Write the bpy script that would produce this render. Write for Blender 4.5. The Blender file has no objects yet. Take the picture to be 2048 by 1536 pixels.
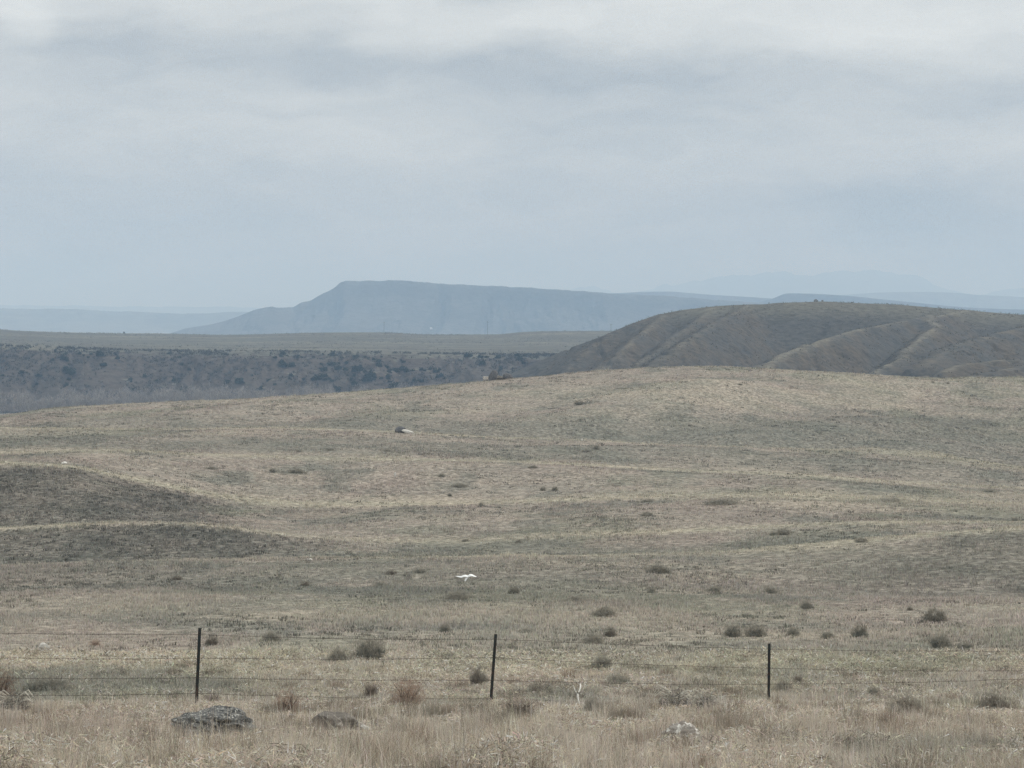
import bpy, math, random
import numpy as np

S = bpy.context.scene
COL = S.collection
# ------------------------------------------------------------------ camera, sky, sun, exposure
# World units are metres; the camera stands at the origin looking along +Y, z = 0 is eye level.
F = 5268.0                                   # focal length in pixels of a 2048 px wide picture
cd = bpy.data.cameras.new("camera")
cd.sensor_width = 36.0
cd.lens = 36.0 * F / 2048.0
cd.shift_y = -0.0625                         # horizon at row 640 of 1536
cd.clip_start = 0.5
cd.clip_end = 120000
cam = bpy.data.objects.new("camera", cd)
cam.rotation_euler = (math.radians(90), 0, 0)
COL.objects.link(cam)
S.camera = cam

S.view_settings.view_transform = 'Standard'
S.view_settings.look = 'None'
S.view_settings.gamma = 1.0
S.view_settings.exposure = 0.0
S.cycles.use_denoising = True
S.cycles.denoising_input_passes = 'RGB_ALBEDO_NORMAL'
S.cycles.denoising_prefilter = 'NONE'
S.cycles.max_bounces = 6
S.cycles.diffuse_bounces = 2
S.cycles.transmission_bounces = 3
S.cycles.transparent_max_bounces = 8
S.cycles.volume_bounces = 1
S.cycles.use_adaptive_sampling = False

SUN_EL, SUN_AZ = math.radians(30), math.radians(48)   # azimuth east of the view direction
sd = bpy.data.lights.new("sun", 'SUN')
sd.energy = 2.4
sd.angle = math.radians(8)
sd.color = (1.0, 0.96, 0.91)
sun = bpy.data.objects.new("sun", sd)
sun.rotation_euler = (math.radians(90) - SUN_EL, 0, math.pi - SUN_AZ)
COL.objects.link(sun)


class NT:
    """small helper round a node tree"""
    def __init__(s, tree):
        s.t = tree; s.n = tree.nodes; s.l = tree.links

    def node(s, typ, **kw):
        n = s.n.new(typ)
        for k, v in kw.items():
            setattr(n, k, v)
        return n

    def put(s, sock, v):
        if isinstance(v, bpy.types.NodeSocket):
            s.l.new(v, sock)
        else:
            sock.default_value = v

    def m(s, op, a, b=0.0, c=0.0, clamp=False):
        n = s.node('ShaderNodeMath', operation=op, use_clamp=clamp)
        for i, v in enumerate((a, b, c)):
            s.put(n.inputs[i], v)
        return n.outputs[0]

    def mix(s, f, a, b, mode='MIX'):
        n = s.node('ShaderNodeMix', data_type='RGBA', blend_type=mode)
        s.put(n.inputs[0], f)
        for i, v in ((6, a), (7, b)):
            if not isinstance(v, bpy.types.NodeSocket) and len(v) == 3:
                v = (*v, 1)
            s.put(n.inputs[i], v)
        return n.outputs[2]

    def noise(s, vec, scale, detail=4, rough=0.55, dist=0.0):
        n = s.node('ShaderNodeTexNoise')
        s.l.new(vec, n.inputs['Vector'])
        n.inputs['Scale'].default_value = scale
        n.inputs['Detail'].default_value = detail
        n.inputs['Roughness'].default_value = rough
        n.inputs['Distortion'].default_value = dist
        return n.outputs['Fac']

    def ramp(s, f, lo, hi, a=0.0, b=1.0):
        n = s.node('ShaderNodeMapRange')
        n.interpolation_type = 'SMOOTHSTEP'
        for i, v in enumerate((f, lo, hi, a, b)):
            s.put(n.inputs[i], v)
        return n.outputs[0]

    def comb(s, x, y, z):
        n = s.node('ShaderNodeCombineXYZ')
        for i, v in enumerate((x, y, z)):
            s.put(n.inputs[i], v)
        return n.outputs[0]

    def mapping(s, vec, scale):
        n = s.node('ShaderNodeMapping')
        s.l.new(vec, n.inputs[0])
        n.inputs['Scale'].default_value = scale
        return n.outputs[0]


# ------------------------------------------------------------------ overcast sky
W = bpy.data.worlds.new("World")
S.world = W
W.use_nodes = True
w = NT(W.node_tree)
w.n.clear()
out = w.node('ShaderNodeOutputWorld')
bg = w.node('ShaderNodeBackground')
bg.inputs['Strength'].default_value = 0.1
w.l.new(bg.outputs[0], out.inputs[0])
sky = w.node('ShaderNodeTexSky', sky_type='NISHITA')
sky.sun_disc = False
sky.sun_elevation = SUN_EL
sky.sun_rotation = SUN_AZ
sky.altitude = 1100
tc = w.node('ShaderNodeTexCoord')
sep = w.node('ShaderNodeSeparateXYZ')
w.l.new(tc.outputs['Generated'], sep.inputs[0])
dx, dy, dz = sep.outputs
az = w.m('ARCTAN2', dx, dy)
hyp = w.m('SQRT', w.m('ADD', w.m('MULTIPLY', dx, dx), w.m('MULTIPLY', dy, dy)))
el = w.m('ARCTAN2', dz, hyp)
# a wobble so that the cloud edges are irregular
base = w.comb(w.m('MULTIPLY', az, 10.0), w.m('MULTIPLY', el, 30.0), 0.0)
wob = w.m('SUBTRACT', w.noise(base, 1.3, 5, 0.55), 0.5)
wob2 = w.m('SUBTRACT', w.noise(w.comb(w.m('MULTIPLY', az, 14.0), w.m('MULTIPLY', el, 34.0), 4.7), 1.1, 5, 0.55), 0.5)
azw = w.m('ADD', az, w.m('MULTIPLY', wob, 0.11))
elw = w.m('ADD', el, w.m('MULTIPLY', wob2, 0.035))
streak = w.noise(w.comb(w.m('MULTIPLY', azw, 5.0), w.m('MULTIPLY', elw, 26.0), 2.0), 1.6, 7, 0.52)
puff = w.noise(w.comb(w.m('MULTIPLY', azw, 16.0), w.m('MULTIPLY', elw, 42.0), 7.0), 1.2, 7, 0.55)
val = w.m('ADD', w.m('MULTIPLY', w.m('SUBTRACT', streak, 0.5), 0.62), w.m('MULTIPLY', w.m('SUBTRACT', puff, 0.5), 0.42))
# clouds of this particular sky: azimuth, elevation, half sizes (radians), brightness
CLOUDS = [(-.186, .113, .018, .016, .16), (-.12, .120, .06, .007, .06), (.02, .116, .10, .010, .10), (.13, .110, .05, .012, .15), (.19, .117, .05, .010, .10),
          (-.13, .103, .055, .006, -.09), (-.045, .098, .06, .006, -.09), (.06, .094, .07, .005, -.07), (-.15, .085, .06, .012, .04),
          (-.02, .078, .075, .007, -.09), (.03, .073, .05, .004, -.05), (-.12, .062, .07, .010, .05), (.13, .083, .05, .012, -.05),
          (.145, .038, .045, .010, -.10), (.175, .048, .03, .012, -.06), (.02, .055, .08, .012, .03), (.08, .020, .06, .006, .02), (-.15, .025, .06, .010, -.02)]
for (a0, e0, sa, se, b) in CLOUDS:
    p = w.m('DIVIDE', w.m('SUBTRACT', azw, a0), sa)
    q = w.m('DIVIDE', w.m('SUBTRACT', elw, e0), se)
    g = w.m('EXPONENT', w.m('MULTIPLY', w.m('ADD', w.m('MULTIPLY', p, p), w.m('MULTIPLY', q, q)), -1.0))
    val = w.m('ADD', val, w.m('MULTIPLY', g, b * 1.6))
# brighter overhead, as an overcast sky is, and brighter on the side of the hidden sun
grad = w.ramp(el, 0.0, 1.2, 0.0, 0.95)
low = w.ramp(el, 0.0, 0.075, -0.12, 0.045)
level = w.m('ADD', w.m('ADD', w.m('ADD', 0.785, grad), low), val)
tint = w.mix(w.ramp(level, 0.5, 0.95), (0.945, 0.99, 1.01), (1.0, 1.03, 1.0))
vm = w.node('ShaderNodeVectorMath', operation='SCALE')
w.l.new(tint, vm.inputs[0])
w.l.new(w.m('MULTIPLY', level, 7.4), vm.inputs['Scale'])
w.l.new(w.mix(0.93, sky.outputs[0], vm.outputs[0]), bg.inputs['Color'])

# ------------------------------------------------------------------ numpy tools
rng = np.random.default_rng(11)
random.seed(5)


def hash2(ix, iy, seed):
    h = (ix.astype(np.int64) * 374761393 + iy.astype(np.int64) * 668265263 + seed * 1442695041) & 0xffffffff
    h = ((h ^ (h >> 13)) * 1274126177) & 0xffffffff
    h = (h ^ (h >> 16)) & 0xffffffff
    return h / 4294967295.0


def vnoise(x, y, seed=0):
    x = np.asarray(x, float); y = np.asarray(y, float)
    ix = np.floor(x); iy = np.floor(y)
    fx = x - ix; fy = y - iy
    fx = fx * fx * fx * (fx * (fx * 6 - 15) + 10); fy = fy * fy * fy * (fy * (fy * 6 - 15) + 10)
    ix = ix.astype(np.int64); iy = iy.astype(np.int64)
    a = hash2(ix, iy, seed); b = hash2(ix + 1, iy, seed); c = hash2(ix, iy + 1, seed); d = hash2(ix + 1, iy + 1, seed)
    return (a * (1 - fx) + b * fx) * (1 - fy) + (c * (1 - fx) + d * fx) * fy - 0.5      # -.5 .. .5


def fbm(x, y, seed=0, octv=4, gain=0.5):
    s = 0; amp = 1.0
    for i in range(octv):
        c, sn = math.cos(0.6 * i), math.sin(0.6 * i)
        s = s + amp * vnoise((x * c - y * sn) * 2 ** i, (x * sn + y * c) * 2 ** i, seed + 17 * i)
        amp *= gain
    return s


def smooth(a, b, x):
    t = np.clip((x - a) / (b - a), 0, 1)
    return t * t * (3 - 2 * t)


def pchip_slopes(x, y):
    """x (n,), y (n, ...) monotone slopes"""
    h = np.diff(x).reshape((-1,) + (1,) * (y.ndim - 1))
    d = np.diff(y, axis=0) / h
    m = np.zeros_like(y)
    same = (d[1:] * d[:-1]) > 0
    w1 = 2 * h[1:] + h[:-1]; w2 = h[1:] + 2 * h[:-1]
    with np.errstate(divide='ignore', invalid='ignore'):
        mm = (w1 + w2) / (w1 / d[:-1] + w2 / d[1:])
    m[1:-1] = np.where(same, mm, 0)
    m[0] = d[0]; m[-1] = d[-1]
    return m


def hermite(t, h, y0, y1, m0, m1):
    t2 = t * t; t3 = t2 * t
    return (2 * t3 - 3 * t2 + 1) * y0 + (t3 - 2 * t2 + t) * h * m0 + (-2 * t3 + 3 * t2) * y1 + (t3 - t2) * h * m1


def pchip1(x, y, q):
    x = np.asarray(x, float); y = np.asarray(y, float)
    q = np.clip(q, x[0], x[-1])
    m = pchip_slopes(x, y)
    i = np.clip(np.searchsorted(x, q, side='right') - 1, 0, len(x) - 2)
    h = x[i + 1] - x[i]
    return hermite((q - x[i]) / h, h, y[i], y[i + 1], m[i], m[i + 1])


def line(pts, px):
    """a line of the landscape given as (column, row) sightings; returns rows at px"""
    p = np.array(pts, float)
    return pchip1(p[:, 0], p[:, 1], px)


# ------------------------------------------------------------------ mesh tools
def mesh_np(name, verts, faces, mat=None, cols=None, smooth_shade=False, k=None):
    """faces: (n,3) or (n,4) int array"""
    me = bpy.data.meshes.new(name)
    verts = np.asarray(verts, np.float32).reshape(-1, 3); faces = np.asarray(faces, np.int32)
    n, k = faces.shape
    me.vertices.add(len(verts)); me.vertices.foreach_set('co', verts.ravel())
    me.loops.add(n * k); me.loops.foreach_set('vertex_index', faces.ravel())
    me.polygons.add(n)
    me.polygons.foreach_set('loop_start', np.arange(0, n * k, k, dtype=np.int32))
    me.polygons.foreach_set('loop_total', np.full(n, k, np.int32))
    if smooth_shade:
        me.polygons.foreach_set('use_smooth', np.ones(n, bool))
    if cols is not None:
        at = me.color_attributes.new('Col', 'FLOAT_COLOR', 'POINT')
        c = np.ones((len(verts), 4), np.float32); c[:, :3] = cols
        at.data.foreach_set('color', c.ravel())
    me.update(calc_edges=True)
    me.validate()
    if mat:
        me.materials.append(mat)
    return me


def link(name, data, parent=None, **props):
    o = bpy.data.objects.new(name, data)
    COL.objects.link(o)
    if parent is not None:
        o.parent = parent
    for kk, v in props.items():
        o[kk] = v
    return o


def thing(name, label, cat, loc=(0, 0, 0), rot=(0, 0, 0), scale=(1, 1, 1), group=None, data=None):
    o = bpy.data.objects.new(name, data)
    COL.objects.link(o)
    o.location = loc; o.rotation_euler = rot; o.scale = scale
    o['label'] = label; o['category'] = cat
    if group:
        o['group'] = group
    return o


def copy_thing(src, label, loc, rot, scale, group=None):
    r = src.copy(); COL.objects.link(r)
    r.location = loc; r.rotation_euler = rot; r.scale = scale
    r['label'] = label
    if group:
        r['group'] = group
    elif 'group' in r:
        del r['group']
    for ch in list(src.children):
        c = ch.copy(); COL.objects.link(c); c.parent = r
        for g in list(ch.children):
            d = g.copy(); COL.objects.link(d); d.parent = c
    return r


class MB:
    """collects vertices and quads/tris"""
    def __init__(s):
        s.v = []; s.f = []

    def tube(s, pts, rad, n=6, cap=True):
        pts = [np.array(p, float) for p in pts]
        if not hasattr(rad, '__len__'):
            rad = [rad] * len(pts)
        b = len(s.v)
        ref = np.array((0.31, 0.17, 0.93))
        for i, p in enumerate(pts):
            t = pts[min(i + 1, len(pts) - 1)] - pts[max(i - 1, 0)]
            t = t / (np.linalg.norm(t) + 1e-9)
            a = np.cross(t, ref)
            if np.linalg.norm(a) < 0.1:
                a = np.cross(t, (1, 0, 0))
            a /= np.linalg.norm(a); c = np.cross(t, a)
            for j in range(n):
                th = 2 * math.pi * j / n
                s.v.append(p + rad[i] * (math.cos(th) * a + math.sin(th) * c))
        for i in range(len(pts) - 1):
            for j in range(n):
                s.f.append((b + i * n + j, b + i * n + (j + 1) % n, b + (i + 1) * n + (j + 1) % n, b + (i + 1) * n + j))
        if cap:
            s.f.append(tuple(b + j for j in reversed(range(n))))
            e = b + (len(pts) - 1) * n
            s.f.append(tuple(e + j for j in range(n)))

    def box(s, c, d, rotz=0.0):
        b = len(s.v)
        cz, sz = math.cos(rotz), math.sin(rotz)
        for x in (-.5, .5):
            for y in (-.5, .5):
                for z in (-.5, .5):
                    X, Y = x * d[0], y * d[1]
                    s.v.append((c[0] + X * cz - Y * sz, c[1] + X * sz + Y * cz, c[2] + z * d[2]))
        for f in ((0, 1, 3, 2), (4, 6, 7, 5), (0, 4, 5, 1), (2, 3, 7, 6), (0, 2, 6, 4), (1, 5, 7, 3)):
            s.f.append(tuple(b + i for i in f))

    def mesh(s, name, mat, shade=False):
        me = bpy.data.meshes.new(name)
        me.from_pydata([tuple(map(float, p)) for p in s.v], [], s.f)
        me.materials.append(mat)
        if shade:
            me.polygons.foreach_set('use_smooth', np.ones(len(me.polygons), bool))
        me.update()
        return me


# ------------------------------------------------------------------ materials
def new_mat(name):
    m = bpy.data.materials.new(name)
    m.use_nodes = True
    t = NT(m.node_tree)
    t.n.clear()
    o = t.node('ShaderNodeOutputMaterial')
    return m, t, o


def principled(t, o, col, rough=0.9, bump=None, bstr=0.3, bdist=0.05, spec=0.2):
    p = t.node('ShaderNodeBsdfPrincipled')
    t.put(p.inputs['Base Color'], col if isinstance(col, bpy.types.NodeSocket) else (*col, 1))
    t.put(p.inputs['Roughness'], rough)
    p.inputs['Specular IOR Level'].default_value = spec
    if bump is not None:
        b = t.node('ShaderNodeBump')
        b.inputs['Strength'].default_value = bstr
        b.inputs['Distance'].default_value = bdist
        t.l.new(bump, b.inputs['Height'])
        t.l.new(b.outputs[0], p.inputs['Normal'])
    t.l.new(p.outputs[0], o.inputs[0])
    return p


def pos_of(t):
    return t.node('ShaderNodeNewGeometry').outputs['Position']


def obj_of(t):
    return t.node('ShaderNodeTexCoord').outputs['Object']


# prairie soil and thatch: large patches come from the mesh colour, the fine mottle from noise
M_ground, t, o = new_mat('prairie_ground')
P = pos_of(t)
colr = t.node('ShaderNodeVertexColor'); colr.layer_name = 'Col'
Ps = t.mapping(P, (0.55, 1.0, 1.0))
n1 = t.noise(P, 2.2, 6, 0.62)
n2 = t.noise(Ps, 0.45, 5, 0.6)
n3 = t.noise(Ps, 0.16, 5, 0.6)
c = t.mix(t.ramp(n1, 0.36, 0.66), (0.46, 0.45, 0.44), (1.12, 1.10, 1.08))
c2 = t.mix(t.ramp(n2, 0.50, 0.68), (1.0, 1.0, 1.0), (0.74, 0.77, 0.76))
c3 = t.mix(t.ramp(n3, 0.35, 0.65), (0.9, 0.92, 0.9), (1.08, 1.05, 1.02))
cc = t.mix(1.0, t.mix(1.0, t.mix(1.0, colr.outputs[0], c, 'MULTIPLY'), c2, 'MULTIPLY'), c3, 'MULTIPLY')
principled(t, o, cc, 1.0, t.m('ADD', n1, t.m('MULTIPLY', n2, 2.0)), 0.7, 0.25, 0.05)

# grass blades: colour per blade, a little light passes through
M_grass, t, o = new_mat('dry_grass')
colr = t.node('ShaderNodeVertexColor'); colr.layer_name = 'Col'
df = t.node('ShaderNodeBsdfDiffuse'); t.l.new(colr.outputs[0], df.inputs[0])
tr = t.node('ShaderNodeBsdfTranslucent'); t.l.new(colr.outputs[0], tr.inputs[0])
mx = t.node('ShaderNodeMixShader'); mx.inputs[0].default_value = 0.55
t.l.new(df.outputs[0], mx.inputs[1]); t.l.new(tr.outputs[0], mx.inputs[2]); t.l.new(mx.outputs[0], o.inputs[0])


def leaf_mat(name, c0, c1, trans=0.25):
    m, t, o = new_mat(name)
    g = t.node('ShaderNodeNewGeometry')
    oi = t.node('ShaderNodeObjectInfo')
    r = t.m('FRACT', t.m('ADD', g.outputs['Random Per Island'], t.m('MULTIPLY', oi.outputs['Random'], 0.37)))
    col = t.mix(r, c0, c1)
    b = t.m('ADD', t.m('MULTIPLY', oi.outputs['Random'], 0.35), 0.82)
    vmn = t.node('ShaderNodeVectorMath', operation='SCALE')
    t.l.new(col, vmn.inputs[0]); t.l.new(b, vmn.inputs['Scale'])
    df = t.node('ShaderNodeBsdfDiffuse'); t.l.new(vmn.outputs[0], df.inputs[0])
    tr = t.node('ShaderNodeBsdfTranslucent'); t.l.new(vmn.outputs[0], tr.inputs[0])
    mx = t.node('ShaderNodeMixShader'); mx.inputs[0].default_value = trans
    t.l.new(df.outputs[0], mx.inputs[1]); t.l.new(tr.outputs[0], mx.inputs[2]); t.l.new(mx.outputs[0], o.inputs[0])
    return m


M_sage = leaf_mat('sage_leaf', (0.15, 0.158, 0.14), (0.30, 0.30, 0.26))
M_sagepale = leaf_mat('pale_sage_leaf', (0.22, 0.215, 0.185), (0.38, 0.36, 0.31))
M_brown = leaf_mat('brown_shrub_leaf', (0.165, 0.14, 0.118), (0.30, 0.255, 0.215))
M_red = leaf_mat('rusty_weed', (0.25, 0.165, 0.125), (0.42, 0.32, 0.25))
M_greytw = leaf_mat('grey_twigs', (0.08, 0.078, 0.074), (0.19, 0.18, 0.165))
M_tips = leaf_mat('dry_shrub_tips', (0.24, 0.225, 0.19), (0.40, 0.37, 0.31))
M_stem = leaf_mat('dark_stem', (0.05, 0.042, 0.035), (0.10, 0.085, 0.07), 0.0)
M_palestem = leaf_mat('pale_stem', (0.48, 0.44, 0.37), (0.66, 0.62, 0.54), 0.0)
M_juniper = leaf_mat('juniper_leaf', (0.018, 0.028, 0.02), (0.05, 0.062, 0.042), 0.1)
M_scrub = leaf_mat('grey_scrub', (0.035, 0.038, 0.034), (0.105, 0.10, 0.09), 0.1)
M_hillscrub = leaf_mat('hill_scrub', (0.05, 0.052, 0.048), (0.20, 0.19, 0.165), 0.1)
M_cotton = leaf_mat('bare_twigs', (0.22, 0.20, 0.185), (0.38, 0.35, 0.33), 0.0)


def rock_mat(name, dark, mid, light, sc=3.0, lich=0.55):
    m, t, o = new_mat(name)
    P = obj_of(t)
    a = t.noise(t.mapping(P, (1, 1, 2.6)), sc, 8, 0.65)
    b = t.noise(P, sc * 4.5, 6, 0.7)
    d = t.noise(P, sc * 11, 5, 0.7)
    c = t.mix(t.ramp(a, 0.38, 0.62), dark, mid)
    c = t.mix(t.ramp(b, lich, lich + 0.09), c, light)
    c = t.mix(t.ramp(d, 0.52, 0.66, 0.0, 0.55), c, dark)
    principled(t, o, c, 0.95, t.m('ADD', t.m('MULTIPLY', b, 1.0), t.m('MULTIPLY', d, 0.5)), 0.9, 0.03, 0.1)
    return m


M_rockdark = rock_mat('lichen_rock', (0.06, 0.062, 0.062), (0.19, 0.19, 0.182), (0.52, 0.51, 0.47), 5.0, 0.53)
M_rocktan = rock_mat('tan_sandstone', (0.15, 0.135, 0.118), (0.25, 0.228, 0.20), (0.42, 0.39, 0.34), 3.0, 0.58)
M_rockpale = rock_mat('pale_sandstone', (0.24, 0.21, 0.185), (0.46, 0.42, 0.375), (0.80, 0.77, 0.71), 2.2, 0.50)
M_rockgrey = rock_mat('grey_boulder', (0.10, 0.10, 0.105), (0.18, 0.18, 0.185), (0.30, 0.30, 0.29), 2.0, 0.6)
M_rockwhite = rock_mat('white_stone', (0.60, 0.57, 0.52), (0.76, 0.73, 0.68), (0.86, 0.84, 0.80), 3.0, 0.55)

# painted steel of the posts, rusting
M_post, t, o = new_mat('painted_steel')
P = pos_of(t)
r = t.ramp(t.noise(t.mapping(P, (20, 20, 4)), 1.6, 5, 0.6), 0.50, 0.66)
principled(t, o, t.mix(r, (0.022, 0.030, 0.030), (0.085, 0.042, 0.026)), 0.6, None, spec=0.4)
M_wire, t, o = new_mat('rusted_wire')
P = pos_of(t)
principled(t, o, t.mix(t.noise(P, 3.0, 3), (0.03, 0.026, 0.024), (0.12, 0.09, 0.07)), 0.7, None, spec=0.3)
M_bleach, t, o = new_mat('bleached_wood')
principled(t, o, t.mix(t.noise(obj_of(t), 25, 4), (0.80, 0.77, 0.70), (0.92, 0.90, 0.85)), 0.8, None)
M_feather, t, o = new_mat('white_feathers')
P = obj_of(t)
principled(t, o, t.mix(t.noise(P, 14, 4), (0.86, 0.86, 0.85), (0.93, 0.93, 0.92)), 0.9, None)
M_quill, t, o = new_mat('wing_tips')
principled(t, o, t.mix(t.noise(obj_of(t), 20, 3), (0.42, 0.42, 0.42), (0.6, 0.6, 0.58)), 0.9, None)
M_beak, t, o = new_mat('beak')
principled(t, o, t.mix(t.noise(obj_of(t), 30, 2), (0.25, 0.17, 0.06), (0.35, 0.24, 0.08)), 0.5, None)
M_polewood, t, o = new_mat('pole_wood')
principled(t, o, t.mix(t.noise(t.mapping(obj_of(t), (4, 4, .5)), 2.0, 4), (0.05, 0.04, 0.033), (0.10, 0.085, 0.07)), 0.9, None)
M_white, t, o = new_mat('white_siding')
principled(t, o, t.mix(t.noise(obj_of(t), 1.0, 3), (0.76, 0.76, 0.75), (0.84, 0.84, 0.83)), 0.6, None)


def hill_mat(name, flat, steep, dark, n_sc, lo=0.88, hi=0.985, speck=0.0, bump=1.0, bdist=1.0, speck_sc=1.0, bands=None, vcol=False):
    """grass on the gentle tops, bare shale and sage on the steep sides"""
    m, t, o = new_mat(name)
    g = t.node('ShaderNodeNewGeometry')
    P = g.outputs['Position']
    sp = t.node('ShaderNodeSeparateXYZ'); t.l.new(g.outputs['Normal'], sp.inputs[0])
    big = t.noise(P, n_sc, 6, 0.6)
    fine = t.noise(P, n_sc * 9, 6, 0.65)
    nz = t.m('ADD', sp.outputs[2], t.m('MULTIPLY', t.m('SUBTRACT', fine, 0.5), 0.10))
    c = t.mix(t.ramp(nz, lo, hi), steep, flat)
    if bands:            # sunlit strips along the bench, painted into the grass colour
        bn = t.noise(t.mapping(P, (0.0035, 0.014, 0.0)), 1.0, 5, 0.6)
        bf = t.mix(t.ramp(bn, 0.45, 0.62), flat, bands)
        c = t.mix(t.ramp(nz, lo, hi), steep, bf)
    if vcol:
        vc = t.node('ShaderNodeVertexColor'); vc.layer_name = 'Col'
        c = vc.outputs[0]
    else:
        c = t.mix(t.ramp(big, 0.42, 0.70, 0.0, 0.7), c, dark)
    c = t.mix(1.0, c, t.mix(t.ramp(fine, 0.32, 0.68), (0.70, 0.70, 0.70), (1.22, 1.21, 1.18)), 'MULTIPLY')
    if speck:
        s = t.noise(P, n_sc * 9 * speck_sc, 3, 0.6)
        c = t.mix(t.ramp(s, 0.60, 0.68, 0.0, speck), c, (0.03, 0.036, 0.03))
    principled(t, o, c, 1.0, t.m('ADD', fine, t.m('MULTIPLY', big, 3.0)), bump, bdist, 0.05)
    return m


M_hill = hill_mat('shale_hill', (0.160, 0.150, 0.123), (0.098, 0.092, 0.085), (0.085, 0.081, 0.076), 0.035, 0.975, 0.998, 0.55, 0.9, 0.9, 3.0, None, True)
M_bluff = hill_mat('river_bluff', (0.118, 0.116, 0.095), (0.086, 0.072, 0.062), (0.09, 0.08, 0.07), 0.02, 0.982, 0.9985, 0.55, 0.8, 2.0, 2.5, (0.185, 0.178, 0.140))
M_mesa = hill_mat('mesa_rock', (0.128, 0.126, 0.124), (0.088, 0.088, 0.087), (0.062, 0.062, 0.062), 0.006, 0.9, 0.99, 0.0, 0.9, 15.0)
M_far = hill_mat('far_range', (0.16, 0.15, 0.12), (0.13, 0.12, 0.10), (0.07, 0.075, 0.06), 0.0012, 0.9, 0.99, 0.0, 0.8, 40.0)
M_farfaint = hill_mat('mountain_rock', (0.15, 0.145, 0.13), (0.12, 0.12, 0.115), (0.09, 0.09, 0.085), 0.0004, 0.9, 0.99, 0.0, 0.8, 80.0)

# ------------------------------------------------------------------ prairie heights
PXC = 1024.0
FLOOR = -60.0
R1 = [(-900, 860), (-300, 843), (0, 832), (100, 820), (300, 808), (600, 792), (800, 779), (950, 765), (1050, 757), (1200, 743), (1300, 737), (1400, 734), (1500, 737), (1650, 746), (1780, 755), (1860, 760), (1950, 757), (2048, 757), (2400, 760), (2950, 770)]
F1 = [(-900, 840), (-200, 852), (0, 853), (250, 860), (500, 857), (700, 858), (830, 865), (1000, 872), (1170, 880), (1300, 890), (1400, 893), (1600, 898), (1800, 906), (1900, 913), (2048, 935), (2400, 960), (2950, 970)]
A2 = [(-900, 885), (0, 902), (200, 897), (400, 905), (700, 915), (1024, 925), (1536, 945), (2048, 975), (2950, 1000)]
KN = [(-900, 880), (-200, 915), (0, 926), (130, 933), (250, 956), (350, 976), (480, 1000), (640, 1012), (1024, 1005), (1536, 990), (2048, 1010), (2950, 1020)]
KD = [(-900, 1080), (0, 1066), (250, 1058), (400, 1062), (560, 1064), (700, 1060), (1024, 1052), (1536, 1035), (2048, 1042), (2950, 1050)]
F4 = [(-900, 1080), (0, 1057), (120, 1051), (250, 1048), (370, 1050), (480, 1060), (560, 1069), (700, 1080), (900, 1085), (1024, 1078), (1280, 1068), (1536, 1055), (1800, 1046), (2048, 1046), (2950, 1060)]
D5 = [(-900, 1140), (0, 1136), (500, 1126), (700, 1122), (1000, 1116), (1300, 1110), (1450, 1104), (1600, 1092), (1780, 1079), (2048, 1060), (2950, 1050)]
F5 = [(-900, 1136), (0, 1131), (280, 1122), (500, 1119), (700, 1117), (1000, 1114), (1300, 1109), (1450, 1103), (1600, 1090), (1780, 1076), (2048, 1056), (2950, 1030)]
Y120 = [(-900, 1165), (0, 1165), (1024, 1165), (1536, 1172), (2048, 1180), (2950, 1180)]


def off(l, d):
    return [(a, b + d) for a, b in l]


def const(z):
    return z


ROWS = [(0.0, -1.7), (3.0, -1.75), (12.0, -2.75), (30.0, -5.12), (37.0, -5.93), (44.0, -6.5), (50.5, -7.38), (60.0, -7.95), (75.0, -8.87), (95.0, -10.1),
        (118.0, Y120), (142.0, F5), (152.0, off(D5, 4)), (172.0, F4), (182.0, KD), (222.0, KN), (262.0, A2), (320.0, F1), (341.0, off(F1, 13)), (455.0, R1),
        (490.0, off(R1, 5)), (560.0, -22.0), (720.0, -45.0), (900.0, FLOOR), (3000.0, FLOOR), (60000.0, FLOOR)]
ROWY = np.array([r[0] for r in ROWS])
PXG = np.linspace(-900, 2950, 400)
ROWZ = []
for yy, spec in ROWS:
    if isinstance(spec, float):
        ROWZ.append(np.full(len(PXG), spec))
    else:
        ROWZ.append((640 - line(spec, PXG)) / F * yy)
ROWZ = np.array(ROWZ)
ROWM = pchip_slopes(ROWY, ROWZ)
RIDGES = [  # low swells: (column, distance) polylines, height, width
    ([(1380, 338), (1560, 360), (1720, 376), (1950, 384)], 1.7, 9.0),
    ([(1000, 342), (1180, 376), (1300, 396), (1500, 420)], 1.5, 11.0),
    ([(1250, 345), (1450, 405), (1700, 432), (2000, 436)], 1.2, 11.0),
    ([(100, 345), (420, 395), (760, 428)], 1.2, 12.0),
    ([(1650, 325), (1800, 332), (1960, 330)], 0.9, 5.0),
    ([(1700, 350), (1900, 356), (2200, 352)], 1.3, 8.0),
    ([(560, 342), (760, 368), (940, 400)], 0.9, 9.0),
    ([(640, 238), (1000, 250), (1500, 243), (2100, 236)], 0.55, 7.0),
    ([(900, 278), (1300, 290), (1750, 284), (2200, 272)], 0.8, 8.0),
    ([(1200, 206), (1600, 200), (2200, 190)], 0.5, 6.0),
    ([(300, 128), (900, 124), (1500, 120)], 0.25, 5.0),
]


def seg_dist(X, Y, pts):
    best = np.full(np.shape(X), 1e9); tt = np.zeros(np.shape(X)); n = len(pts) - 1
    for i in range(n):
        ax, ay = pts[i][:2]; bx, by = pts[i + 1][:2]
        ux, uy = bx - ax, by - ay
        t = np.clip(((X - ax) * ux + (Y - ay) * uy) / (ux * ux + uy * uy), 0, 1)
        d = np.hypot(X - ax - t * ux, Y - ay - t * uy)
        m = d < best
        best = np.where(m, d, best); tt = np.where(m, i + t, tt)
    return best, tt


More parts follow.
